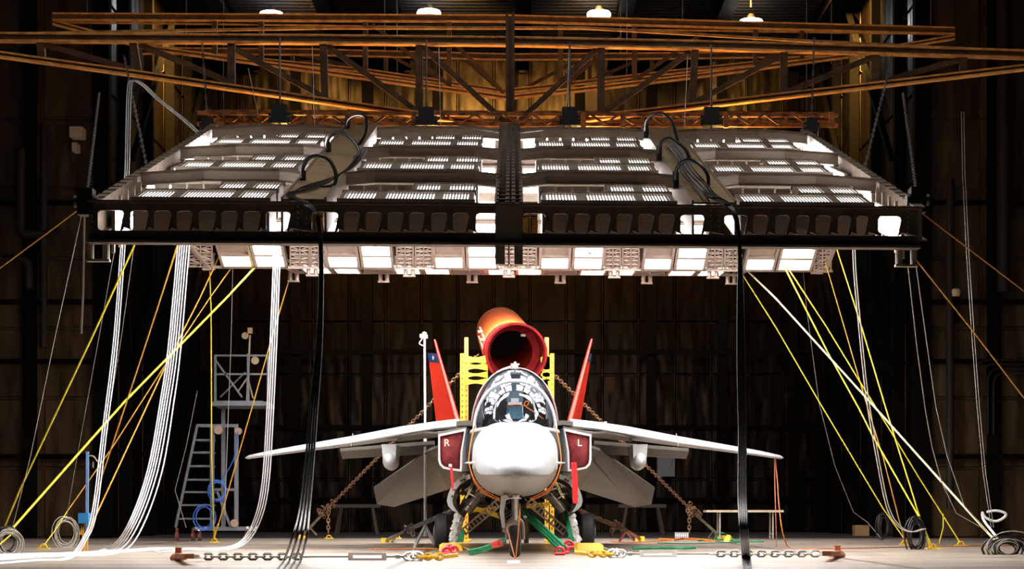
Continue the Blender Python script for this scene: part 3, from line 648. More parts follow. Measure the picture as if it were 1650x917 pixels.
# rusty lattice girder just above the rig's rear edge
g = thing('rusty_girder', 'rust red lattice girder lying level just above the top edge of the lighting rig', 'girder', P(825, 200, 33.2))
for nm, (ya, yb) in (('girder_chord', (183, 187)), ('girder_chord', (200, 203))):
    a = MB(); a.bar(P(318, ya, 33.0), P(1350, yb, 33.6), 0.10, 0.05); a.bar(P(318, ya - 2, 33.3), P(1350, yb - 2, 33.9), 0.06, 0.05); a.build(nm, M_rust, g)
a = MB()
for i in range(44):
    x0 = 322 + i * 23.3; x1 = x0 + 23.3; a.bar(P(x0, 184 if i % 2 else 200, 33.2), P(x1, 200 if i % 2 else 184, 33.2), 0.035)
a.build('lacing', M_rust, g)
for px in (330, 498, 560, 667, 940, 1004, 1170, 1340):
    a = MB(); a.bar(P(px, 181, 33.1), P(px, 206, 33.1), 0.09); a.build('girder_post', M_rust, g)
# second rust rails far back
g = thing('rear_rail_girder', 'thin rusty rail running behind the girder before the back wall', 'girder', P(825, 192, 46))
a = MB(); a.bar(P(330, 180, 46), P(1340, 184, 46), .10); a.build('upper_rail', M_rust, g)
a = MB(); a.bar(P(330, 193, 46), P(1340, 196, 46), .08); a.build('lower_rail', M_rust, g)
for px in (360, 640, 1010, 1300): v = P(px, 182, 46); a = MB(); a.bar(P(px, 181, 46), P(px, 196, 46), .05); a.tube([v, Vector((v.x, v.y, CEIL))], .012, 5); a.build('hanger_rod', M_dark, g)
# added amber lamps hidden behind the rig's upper edge, shining up on the trusses
for i, px in enumerate((470, 700, 950, 1180)):
    p = P(px, 290, 34.6); t = thing('added_uplight', 'added hidden amber lamp on the rig shining up at the trusses, %s of four' % ('leftmost', 'second', 'third', 'rightmost')[i], 'floodlight', p, 'added amber uplights on the rig')
    a = MB(); a.box(p.x - .2, p.x + .2, p.y - .14, p.y + .14, p.z - .2, p.z); a.build('lamp_housing', M_blk, t)
    a = MB(); a.box(p.x - .03, p.x + .03, p.y - .03, p.y + .03, 5.7, p.z - .2); a.build('stand', M_blk, t)
    l = bpy.data.lights.new('added amber uplight', 'AREA'); l.energy = UPL; l.color = (1.0, 0.55, 0.14); l.size = 0.35
    lo = bpy.data.objects.new('added_amber_light', l); COL.objects.link(lo); lo.parent = t; lo.location = (0, 0, .02); lo.rotation_euler = (math.pi, 0, 0)
# chain hoists lifting the rig
for i, (px, py, tp, lab) in enumerate(((451, 186, 60, 'black chain hoist above the far left lamp column'), (687, 190, 64, 'black chain hoist above the centre left lamp column'), (918, 190, 68, 'black chain hoist above the centre right lamp column'), (1146, 190, 72, 'black chain hoist above the far right lamp column'))):
    p = P(px, py, 32.6 + SK * (px - 825) * .0114); t = thing('chain_hoist', lab, 'hoist', p, 'chain hoists along the top of the rig')
    a = MB(); a.box(p.x - .14, p.x + .14, p.y - .12, p.y + .12, p.z - .16, p.z + .18); a.cyl(p + Vector((-.2, 0, -.05)), p + Vector((.2, 0, -.05)), .09); a.build('hoist_body', M_blk, t)
    a = MB(); a.tube([p + Vector((0, 0, .15)), Vector((p.x, p.y, H + (YH - tp) * p.y / F))], .018, 6); a.build('lift_chain', M_chaing, t)
    a = MB(); a.cyl(p + Vector((0, 0, -.34)), p + Vector((0, 0, -.15)), .025, 8); a.build('hook', M_steel, t)
for (px, py, Y, tpx, tpy, lab) in ((1307, 205, 32.6, 1312, 60, 'black chain and hoist at the upper right corner of the rig'), (1388, 290, 28.5, 1438, 90, 'black chain and hoist midway down the right side of the rig'), (1478, 322, 23.6, 1455, 150, 'black chain and hoist at the lower right corner of the rig'),
                             (335, 205, 32.4, 325, 60, 'black chain and hoist at the upper left corner of the rig'), (240, 285, 28.0, 200, 90, 'black chain and hoist midway down the left side of the rig'), (139, 325, 22.8, 160, 150, 'black chain and hoist at the lower left corner of the rig')):
    p = P(px, py, Y); t = thing('corner_hoist', lab, 'hoist', p)
    a = MB(); a.box(p.x - .10, p.x + .10, p.y - .10, p.y + .10, p.z - .18, p.z + .16); a.cyl(p + Vector((-.15, 0, 0)), p + Vector((.15, 0, 0)), .08); a.build('hoist_body', M_blk, t)
    q = P(tpx, tpy, 33.6); a = MB(); d = (q - p); N = int(d.length / .13); u = d.normalized(); s_ = u.cross(Vector((0, 1, 0))).normalized()
    a.tube([p, q], .010, 5)
    for k in range(N):
        c_ = p + d * ((k + .5) / N); o_ = s_ if k % 2 else u.cross(s_)
        a.tube([c_ - u * .06 - o_ * .02, c_ + u * .06 - o_ * .02, c_ + u * .06 + o_ * .02, c_ - u * .06 + o_ * .02], .007, 4, closed=True)
    a.build('lift_chain', M_chaing, t)
# pipes and fittings on the side walls
def pipe(label, pts, r=0.09, m=None, name='wall_pipe'):
    a = MB(); a.tube(pts, r, 10); o = a.build(name, m or M_pipe, None, True); tag(o, label, 'pipe')
Yp = RET_Y - .55
pipe('dark vertical wall pipe with an elbow, left of the rig', [P(33, 240, Yp), P(33, 366, Yp), P(36, 374, Yp), P(44, 377, Yp), P(95, 377, Yp)], .12)
pipe('straight dark riser pipe on the left wall beside the elbowed one', [P(70, 200, Yp), P(70, 560, Yp)], .10)
pipe('short dark pipe with an elbow lower on the left wall', [P(5, 418, Yp), P(38, 418, Yp), P(44, 424, Yp), P(46, 434, Yp), P(46, 465, Yp)], .12)
pipe('pale conduit hanging below the left corner of the rig', [P(136, 345, 44.2), P(134, 470, 44.2), P(131, 538, 44.2)], .03, M_gc)
pipe('dark riser pipe on the right wall right of the amber strap', [P(1617, 0, Yp), P(1617, 470, Yp)], .16)
pipe('dark riser pipe on the right wall near the rig corner', [P(1531, 290, Yp), P(1531, 820, Yp)], .10)
for k in range(4):
    x = 1574 + k * 9; pipe('thin bent conduit at the right edge, %s of four nested bends' % ('outermost', 'second', 'third', 'innermost')[k], [P(1650, 580 + k * 7, Yp + .1), P(x + 14, 580 + k * 7, Yp + .1), P(x + 4, 585 + k * 7, Yp + .1), P(x, 596 + k * 7, Yp + .1), P(x, 700, Yp + .1)], .025, M_pipe, 'bent_conduit')
p = P(1540, 470, RET_Y - .6)
t = thing('alarm_beacon', 'cream coloured beacon light on the right wall above a dark box', 'beacon', p)
a = MB(); a.lathe([(.10, -.12), (.12, -.05), (.12, .04), (.08, .08)], p); a.build('beacon_lens', mat('cream plastic', (.7, .5, .3), .5), t, True)
a = MB(); a.box(p.x - .05, p.x + .05, p.y, p.y + .45, p.z - .22, p.z - .1); a.box(p.x - .11, p.x + .11, p.y + .02, p.y + .42, p.z - .75, p.z - .42); a.build('switch_box', M_col, t)
p = P(122, 212, RET_Y - .5)
t = thing('wall_lamp_box', 'small pale box lamp high on the left wall above the hoist chain', 'lamp', p)
a = MB(); a.box(p.x - .16, p.x + .16, p.y, p.y + .4, p.z - .13, p.z + .13); a.build('lamp_housing', mat('pale enamel', (.6, .48, .33), .5), t)
a = MB(); a.box(p.x - .11, p.x + .02, p.y + .05, p.y + .4, p.z - .48, p.z - .26); a.build('socket', M_gc, t)
# ================================================================= the aircraft
JX = 0.045                                               # centreline (x of frame column 830 at 26 m is 0.045)
jet = thing('jet_aircraft', 'pale grey two seat jet aircraft with red fins facing the camera under the rig', 'aircraft', (JX, 30, 0))
def sec(Y, hw, zt, zc, zb, nu=2.2, nl=2.2, n=40, cx=JX):
    out = []
    for k in range(n):
        t = 2 * math.pi * k / n; c, s_ = math.cos(t), math.sin(t)
        e = 2.0 / (nu if s_ >= 0 else nl); z = zc + (zt - zc if s_ >= 0 else zc - zb) * math.copysign(abs(s_) ** e, s_)
        out.append(Vector((cx + hw * math.copysign(abs(c) ** e, c), Y, z)))
    return out
def zr(py, Y): return H + (YH - py) * Y / F
st = [  # Y, halfwidth, top, chine height, bottom, upper exponent, lower exponent
    (23.20, .05, 1.17, 1.135, 1.12, 2.0, 1.9), (23.24, .16, 1.24, 1.135, 1.09, 2.1, 1.5), (23.36, .29, 1.34, 1.137, 1.05, 2.2, 1.35), (23.6, .39, 1.45, 1.142, .995, 2.3, 1.3),
    (24.0, .47, 1.57, 1.155, .94, 2.3, 1.4), (24.6, .53, 1.74, 1.21, .90, 2.5, 1.7), (25.2, .585, 1.88, 1.32, .88, 2.6, 2.1),
    (25.7, .625, 1.965, 1.37, .875, 2.7, 2.2), (26.6, .648, 1.96, 1.42, .88, 2.4, 2.3), (27.4, .66, 1.97, 1.45, .88, 2.5, 2.4), (28.4, .665, 2.02, 1.48, .90, 2.6, 2.4),
    (29.4, .68, 2.06, 1.52, .93, 2.5, 2.5), (30.4, .72, 2.22, 1.55, .96, 1.9, 2.6), (31.2, .76, 2.60, 1.58, 1.00, 1.25, 2.6), (31.8, .80, 2.64, 1.58, 1.00, 1.3, 2.6), (33.0, .86, 2.55, 1.62, 1.04, 1.4, 2.4), (34.6, .82, 2.44, 1.66, 1.10, 2.1, 2.3), (36.0, .68, 2.28, 1.70, 1.18, 2, 2), (37.2, .50, 2.18, 1.74, 1.30, 2, 2)]
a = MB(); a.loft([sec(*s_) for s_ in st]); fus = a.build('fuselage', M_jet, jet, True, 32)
M_belly_shade = mat('belly grey with shade put in', (.19, .17, .145), .4, var=.15, nscale=2); fus.data.materials.append(M_belly_shade)  # darker faces below the chine, shade put into the colour
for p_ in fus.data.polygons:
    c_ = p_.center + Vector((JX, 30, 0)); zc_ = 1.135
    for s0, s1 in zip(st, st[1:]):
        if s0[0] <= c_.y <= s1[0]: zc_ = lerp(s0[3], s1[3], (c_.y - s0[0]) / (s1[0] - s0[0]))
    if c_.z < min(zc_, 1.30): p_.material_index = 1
a = MB(); a.lathe([(.50, 0), (.46, .5), (.40, .55), (.40, .1)], (JX, 37.2, 1.74), (0, 1, 0), 28); a.build('exhaust_nozzle', M_grn, jet, True)
# small dark latch marks ahead of the windscreen
a = MB()
for (x0, x1, y0) in ((822, 826, 686), (832, 838, 685), (838, 843, 687)):
    a.bar(P(x0, y0, 25.45) + Vector((0, 0, .0)), P(x1, y0 + 1, 25.45), .02, .02)
a.build('latch_marks', M_dark, jet)
# canopy
cst = [(25.5, .08, 1.94, 1.88), (25.68, .28, 2.05, 1.87), (25.98, .45, 2.23, 1.86), (26.4, .56, 2.45, 1.86), (27.0, .62, 2.66, 1.88), (27.8, .67, 2.87, 1.90), (28.6, .70, 2.98, 1.92), (29.3, .705, 3.00, 1.95), (30.1, .66, 2.90, 2.0), (30.9, .48, 2.72, 2.05), (31.5, .30, 2.60, 2.1)]
def arc(Y, hw, zt, zs, n=24, g=0.0, nn=2.15):
    out = []
    for k in range(n + 1):
        t = math.pi * k / n; c, s_ = math.cos(t), math.sin(t); e = 2 / nn
        out.append(Vector((JX + (hw + g) * math.copysign(abs(c) ** e, c), Y, zs + (zt + g - zs) * s_ ** e)))
    return out
def shell(mb, arcs):
    n = len(arcs[0]); vs = [p for r in arcs for p in r]
    mb.add(vs, [(i * n + k, i * n + k + 1, (i + 1) * n + k + 1, (i + 1) * n + k) for i in range(len(arcs) - 1) for k in range(n - 1)])
def fine(st_, m=3):
    out = []
    q = [tuple(2 * a_ - b_ for a_, b_ in zip(st_[0], st_[1]))] + list(st_) + [tuple(2 * a_ - b_ for a_, b_ in zip(st_[-1], st_[-2]))]
    for i in range(1, len(q) - 2):
        for j in range(m):
            t = j / m; a_, b_, c_, d_ = q[i - 1:i + 3]
            out.append(tuple(.5 * (2 * b + (c - a) * t + (2 * a - 5 * b + 4 * c - d) * t * t + (3 * b - a - 3 * c + d) * t ** 3) for a, b, c, d in zip(a_, b_, c_, d_)))
    out.append(st_[-1]); return out
a = MB(); shell(a, [arc(*s_) for s_ in fine(cst)]); can = a.build('canopy', M_glass, jet, True, 80)
a = MB()
def bow(Y, hw, zt, zs, r): a.tube(arc(Y, hw, zt, zs, 32, 0.006), r, 8)
bow(26.95, .615, 2.645, 1.86, .024); a.build('canopy_bow', M_white, can, True)
a = MB(); bow(28.9, .702, 2.99, 1.93, .018); a.build('rear_hoop', M_grn, can, True)
a = MB()
for sg in (-1, 1):
    a.tube([Vector((JX + sg * (s_[1] + .012), s_[0], s_[3] + .01)) for s_ in cst], .024, 6)
a.build('canopy_sill', M_white, can, True)
a = MB(); p = P(830, 590, 28.9); a.box(p.x - .05, p.x + .05, p.y - .1, p.y + .1, p.z - .03, p.z + .02); a.cyl(p, p + Vector((0, 0, .07)), .02, 8); a.bar(p + Vector((-.07, 0, .03)), p + Vector((.07, 0, .03)), .035, .02); a.tube([P(800, 600, 28.9), P(812, 594, 28.9), P(824, 590, 28.9)], .01, 5); a.build('canopy_fitting', M_white, can)
# cockpit
a = MB(); a.box(JX - .50, JX + .50, 26.9, 30.0, 1.80, 1.86); a.box(JX - .50, JX + .50, 26.1, 26.85, 1.86, 2.02); a.box(JX - .5, JX + .5, 28.3, 28.7, 1.85, 2.45); a.build('cockpit_coaming', M_blk, jet)
def seat(Y, z, lab):
    s_ = MB(); s_.box(JX - .24, JX + .24, Y, Y + .16, z - .25, z + .55); s_.box(JX - .24, JX - .18, Y - .25, Y, z - .25, z + .3); s_.box(JX + .18, JX + .24, Y - .25, Y, z - .25, z + .3); s_.box(JX - .22, JX + .22, Y - .35, Y, z - .3, z - .2)
    o = s_.build('ejection_seat', M_blk, jet); o['label'] = lab
    h = MB(); h.box(JX - .13, JX + .13, Y - .06, Y + .14, z + .45, z + .74); h.build('headrest', mat('slate blue pad', (.13, .20, .24), .6), o)
    h = MB(); h.bar((JX - .11, Y - .12, z + .42), (JX + .11, Y - .12, z + .42), .03, .04); h.bar((JX - .06, Y - .12, z + .47), (JX + .06, Y - .12, z + .47), .05, .06); h.build('seat_handle', M_white, o)
seat(27.7, 1.92, 'black front ejection seat with slate headrest'); seat(29.3, 2.2, 'black rear ejection seat')
h = MB(); h.poly([(JX - .12, 26.75, 2.03), (JX + .12, 26.75, 2.03), (JX + .10, 26.95, 2.26), (JX - .10, 26.95, 2.26)], (0, .01, .005)); h.bar((JX - .13, 26.74, 2.02), (JX - .11, 26.96, 2.27), .015); h.bar((JX + .13, 26.74, 2.02), (JX + .11, 26.96, 2.27), .015); h.build('head_up_display', mat('slate glass', (.06, .12, .15), .1), jet)
h = MB()
for sg in (-1, 1):
    h.tube([(JX + sg * .33, 26.9, 1.88), (JX + sg * .31, 27.1, 2.2), (JX + sg * .27, 27.2, 2.42)], .014, 6)
    h.tube([(JX + sg * .44, 26.9, 1.88), (JX + sg * .49, 26.9, 2.18)], .010, 6)
h.build('side_rods', M_white, jet)
h = MB(); h.tube(smoothline([P(818, 653, 26.9), P(835, 652, 26.9), P(848, 654, 26.8), P(852, 648, 26.8), P(847, 647, 26.8), P(846, 654, 26.8), P(860, 664, 26.8), P(875, 675, 26.8), P(889, 686, 26.8)]), .009, 5); h.build('orange_cord', M_orange, jet)

# intakes
def px_(px, Y): return (px - CX) * Y / F
for sg, nm in ((-1, 'left'), (1, 'right')):
    def M_(px, py, Y):       # mirrored for the other side, measured on the left intake
        v = P(px, py, Y); return Vector((JX + sg * (-(v.x - JX)), v.y, v.z))
    rim = [(751, 690), (706, 700), (706, 741), (708, 749), (714, 755), (727, 758), (744, 760), (745, 728)]
    inn = [(748, 695), (709, 703), (709.5, 740), (711, 747), (716, 752), (727, 754.5), (741, 756), (742, 728)]
    a = MB(); n = len(rim); Yf, Yb = 28.0, 31.5
    R0 = [M_(x, y, Yf) for x, y in rim]; R1 = [M_(x, y, Yf) + Vector((-sg * .08, 3.6, .10)) for x, y in rim]; I0 = [M_(x, y, Yf) for x, y in inn]; I1 = [p + Vector((0, .35, 0)) for p in I0]
    R1[0].x = R1[-1].x = JX + sg * .5; R1[6].x = JX + sg * .5; R1[7].x = JX + sg * .5
    a.add(R0 + R1 + I0 + I1, [(i, (i + 1) % n, (i + 1) % n + n, i + n) for i in range(n)] + [(i, (i + 1) % n, (i + 1) % n + 2 * n, i + 2 * n) for i in range(n)] + [(i + 2 * n, (i + 1) % n + 2 * n, (i + 1) % n + 3 * n, i + 3 * n) for i in range(n)] + [tuple(range(n, 2 * n))])
    a.build('engine_intake', M_jet, jet)
    # aft body beside the fuselage
    a = MB(); a.loft([[Vector((JX + sg * x, Y, z)) for x, z in pr] for Y, pr in ((31.0, ((.4, 1.30), (1.06, 1.36), (1.12, 1.6), (1.12, 2.1), (.4, 2.15))), (33.5, ((.4, 1.25), (1.04, 1.36), (1.12, 1.6), (1.08, 2.1), (.4, 2.2))), (36.6, ((.3, 1.45), (.86, 1.5), (.95, 1.65), (.9, 2.0), (.3, 2.1))))]); a.build('rear_body', M_jet_shade, jet)
    # duct cover
    cv = MB(); rr = [M_(x, y, 28.06) for x, y in inn]; c_ = sum(rr, Vector()) / n; cv.add(rr + [c_ + (p - c_) * .6 + Vector((0, -.05, 0)) for p in rr] + [c_ + Vector((0, -.07, 0))] + [p + Vector((0, .05, 0)) for p in rr],
        [(i, (i + 1) % n, (i + 1) % n + n, i + n) for i in range(n)] + [(i + n, (i + 1) % n + n, 2 * n) for i in range(n)] + [(i, (i + 1) % n, (i + 1) % n + 2 * n + 1, i + 2 * n + 1) for i in range(n)] + [tuple(range(2 * n + 1, 3 * n + 1))])
    o = cv.build('intake_cover', M_cover, None, True, 60); ch = 'R' if sg < 0 else 'L'
    tag(o, 'dark red padded intake cover lettered %s filling the %s intake' % (ch, nm), 'intake cover', 'red intake covers')
    tx = 720 if sg < 0 else 934; text_mesh('letter_' + ch.lower(), ch, .155, P(tx, 714, 27.93), mat('cream lettering', (.85, .72, .55), .5), o, .004)
    rb = MB()
    if sg < 0:
        rb.poly([P(723, 748, 27.9), P(728, 748, 27.9), P(728, 752, 27.9), P(723, 752, 27.9)], (0, .01, 0)); rb.build('tag_strip', M_white, o)
        rb = MB(); pl = [(727, 752, 4), (728, 765, 4.5), (729, 778, 4), (729.5, 791, 2)]
    else:
        pl = [(924.5, 745, 9), (926, 765, 9), (926.5, 790, 9), (927, 811, 8)]
    for (x0, y0, w0), (x1, y1, w1) in zip(pl, pl[1:]):
        rb.poly([P(x0 - w0 / 2, y0, 27.85), P(x0 + w0 / 2, y0, 27.85), P(x1 + w1 / 2, y1, 27.85), P(x1 - w1 / 2, y1, 27.85)], (0, .015, 0))
    rb.build('ribbon', M_ribbon, o)

# wings: leading-edge extension, main wing with drooped leading edge, trailing flap, tip
for sg, nm in ((-1, 'left'), (1, 'right')):
    def Q(px, py, Y): v = P(px, py, Y); return Vector((JX + sg * (-(v.x - JX)), v.y, v.z))
    # stations: (column on left side, LE row, LE depth, TE depth, thickness, droop)
    stn = [(738, 686, 29.6, 33.9, .20, .055), (700, 690, 29.95, 33.8, .185, .06), (645, 699, 30.45, 33.65, .17, .08), (567, 713, 31.05, 33.45, .14, .08), (480, 725.5, 31.7, 33.3, .10, .06), (430, 733, 32.05, 33.2, .075, .05), (400, 737.5, 32.35, 33.05, .05, .03), (395, 738.3, 32.6, 32.9, .02, .01)]
    prof = [(0, 0), (.012, .42), (.05, .75), (.12, .95), (.3, 1.0), (.6, .7), (1, .08), (1, -.08), (.6, -.45), (.3, -.62), (.12, -.6), (.05, -.5), (.012, -.3)]
    rings = []
    for (px, py, y0, y1, th, dr) in stn:
        le = Q(px, py, y0); r = []
        for (u, vv) in prof:
            d = max(0, 1 - u / .16); z = le.z + dr + vv * th * .55 - dr * d * (1.0) - 0.02 * u
            r.append(Vector((le.x, lerp(y0, y1, u), z)))
        rings.append(r)
    a = MB(); a.loft(rings); wg = a.build('wing', M_jet, jet, True, 35)
    # hinge seam of the leading edge flap, fold seam
    a = MB(); q0 = Q(566, 713, 31.0)
    a.bar(q0 + Vector((0, -.03, -.07)), q0 + Vector((0, .3, .16)), .012, .03); a.build('flap_seam', M_dark, wg)
    a = MB()
    for px, py, h_ in ((645, 696, .03), (560, 710, .04), (675, 692, .0)):
        if h_: v = Q(px, py, 31.2); a.lathe([(.035, -.05), (.03, .02), (.01, .05)], v, (0, 0, 1), 8)
    if sg > 0: v = P(975.5, 697, 31.0); a.cyl(v, v + Vector((0, 0, .19)), .025, 8)
    a.build('wing_fence', M_white, wg)
    # leading edge extension shelf
    le = [Q(768, 682, 27.6), Q(752, 681, 28.2), Q(735, 682.5, 29.0), Q(738, 686, 29.6)]; up = Vector((0, 0, .035))
    inner = [Vector((JX + sg * .58, 27.6, 2.0)), Vector((JX + sg * .58, 32.5, 2.15))]
    pl = le + [Vector((JX + sg * .9, 32.5, 2.15))] + inner[::-1]
    a = MB(); nn = len(pl); a.add([p + up for p in pl] + [p - up for p in pl], [tuple(range(nn)), tuple(range(nn, 2 * nn))[::-1]] + [(i, (i + 1) % nn, (i + 1) % nn + nn, i + nn) for i in range(nn)])
    a.build('leading_edge_extension', M_jet_shade, jet)
    # upper intake-to-wing underside panel
    a = MB(); pts = [Q(752, 690, 28.3), Q(706, 699, 28.3), Q(683, 698, 29.9), Q(640, 706, 30.6), Q(640, 712, 33), Q(748, 700, 33)]
    a.poly(pts, (0, 0, .03)); a.build('wing_root_panel', M_jet_shade, jet)
    # trailing edge flap lowered a little
    a = MB(); A = Q(548, 727.5, 33.6); B = Q(700, 716, 33.9); a.hexa([A, B, B + Vector((0, .55, -.16)), A + Vector((0, .45, -.13)), A + Vector((0, 0, .06)), B + Vector((0, 0, .07)), B + Vector((0, .56, -.13)), A + Vector((0, .46, -.10))]); a.build('trailing_flap', M_jet_shade, wg)
    # fairing pod
    c_ = Q(627, 741, 30.9); a = MB()
    rr = [(.015, 0), (.06, .04), (.10, .16), (.125, .45), (.13, .9), (.10, 1.5), (.05, 2.1), (.01, 2.4)]
    vs = []
    a.lathe([(r, h_) for r, h_ in rr], (c_.x, c_.y - .3, c_.z - .01), (0, 1, 0), 18); a.v = [Vector((v.x, v.y, c_.z + (v.z - c_.z) * 1.25)) for v in a.v]
    a.hexa([(c_.x - .11, c_.y, c_.z), (c_.x + .11, c_.y, c_.z), (c_.x + .09, c_.y + 1.3, c_.z), (c_.x - .09, c_.y + 1.3, c_.z), (c_.x - .13, c_.y - .05, c_.z + .27), (c_.x + .13, c_.y - .05, c_.z + .27), (c_.x + .10, c_.y + 1.8, c_.z + .27), (c_.x - .10, c_.y + 1.8, c_.z + .27)])
    a.build('wing_pod', M_jet, jet, True, 50)
    # tailplane (drooped, underside facing the camera)
    LEr, LEt, T1, TEt, TEr = Q(690, 727, 33.8), Q(602, 786, 36.0), Q(607.5, 813, 36.4), Q(635, 817, 36.9), Q(722, 789, 36.8)
    In0, In1 = Q(735, 712, 33.4), Q(745, 775, 36.8)
    pl = [In0, LEr, LEt, T1, TEt, TEr, In1]; a = MB(); nr = Vector((-sg * .25, .3, .6)).normalized() * .05
    a.add(pl + [p + nr * (0.5 if i in (2, 3, 4) else 1.4) for i, p in enumerate(pl)], [tuple(range(7)), tuple(range(7, 14))[::-1]] + [(i, (i + 1) % 7, (i + 1) % 7 + 7, i + 7) for i in range(7)]); a.build('tailplane', M_jet_shade, jet)
    # fin
    if sg < 0: b0, t0, rb0, rt0 = P(738, 682, 34.2), P(700.5, 548, 36.3), P(706, 689, 36.9), P(692, 569, 36.9)
    else: b0, t0, rb0, rt0 = P(918, 682, 34.2), P(953.5, 547, 36.3), P(932.5, 684, 36.9), P(951, 570, 36.9)
    hb = Vector((b0.x - sg * 0.0, 35.9, b0.z)); ht = Vector((t0.x, 36.6, t0.z - .02))
    a = MB(); tb, tt = .075, .03
    ring = lambda c0, c1, th: [c0 + Vector((0, 0, 0)), c0 + Vector((-th, .25, 0)), lerp(c0, c1, .5) + Vector((-th, 0, 0)), c1 + Vector((-th * .6, 0, 0)), c1 + Vector((th * .6, 0, 0)), lerp(c0, c1, .5) + Vector((th, 0, 0)), c0 + Vector((th, .25, 0))]
    a.loft([ring(b0 - Vector((0, 0, .1)), hb - Vector((0, 0, .1)), tb), ring(t0, ht, tt)]); fn = a.build('tail_fin', M_red, jet, True, 40)
    a = MB(); a.tube([b0, t0 + Vector((0, -.01, 0))], [.042, .018], 10); a.build('fin_leading_edge', M_red, fn, True)
    # rudder
    a = MB(); th = Vector((.03, .03, 0)); hb2 = lerp(hb, ht, .02); ht2 = lerp(hb, ht, .86)
    rpl = [hb2, ht2, rt0, rb0]; a.add([p + th for p in rpl] + [p - th for p in rpl], [(0, 1, 2, 3), (7, 6, 5, 4), (0, 4, 5, 1), (1, 5, 6, 2), (2, 6, 7, 3), (3, 7, 4, 0)]); a.build('rudder', M_red, fn)
    a = MB(); q = [lerp(hb2, ht2, .88), ht2, rt0, lerp(rb0, rt0, .88)]; off = Vector((-.036 if sg < 0 else .036, -.045, 0)); q = [p + off for p in q]; a.poly(q, (0, .012, 0)); bd = a.build('blue_tip_band', M_blue, fn)
    cc = sum(q, Vector()) / 4 + Vector((0, -.02, 0)); a = MB(); ex = (q[1] - q[2]).normalized(); spt = []
    for k in range(10):
        r = .062 if k % 2 == 0 else .026; an = math.pi / 2 + k * math.pi / 5; spt.append(cc + ex * r * math.cos(an) + Vector((0, 0, 1)) * r * math.sin(an))
    a.poly(spt, (0, .01, 0)); a.build('white_star', M_white, fn)
# probes
for sg in (-1, 1):
    a = MB(); y = 25.3; b = Vector((JX + sg * .56, y, zr(746, y))); a.lathe([(.028, 0), (.018, .06), (.004, .16)], b, (sg, -.2, 0), 8); a.build('air_data_probe', M_white, jet, True)
# orange test wires taped round the nose section
for sg in (-1, 1):
    a = MB()
    for j in range(3):
        ys = 26.2; o_ = j * 2.2
        pts = [(766, 686), (760, 712), (756.5 , 740), (759, 756), (765, 771 + o_), (776, 787 + o_), (790, 796 + o_), (806, 803 + o_)]
        vs = []
        for k, (x, y) in enumerate(pts):
            v = P(x - 0.6 - .4 * j, y + (.5 * math.sin(k * 2 + j * 2)), 26.3 + .05 * j); vs.append(Vector((JX - sg * (v.x - JX) if sg > 0 else v.x, v.y, v.z)))
        a.tube(smoothline(vs, 4), .0055, 5)
    a.build('test_wires', M_orange, jet, True)

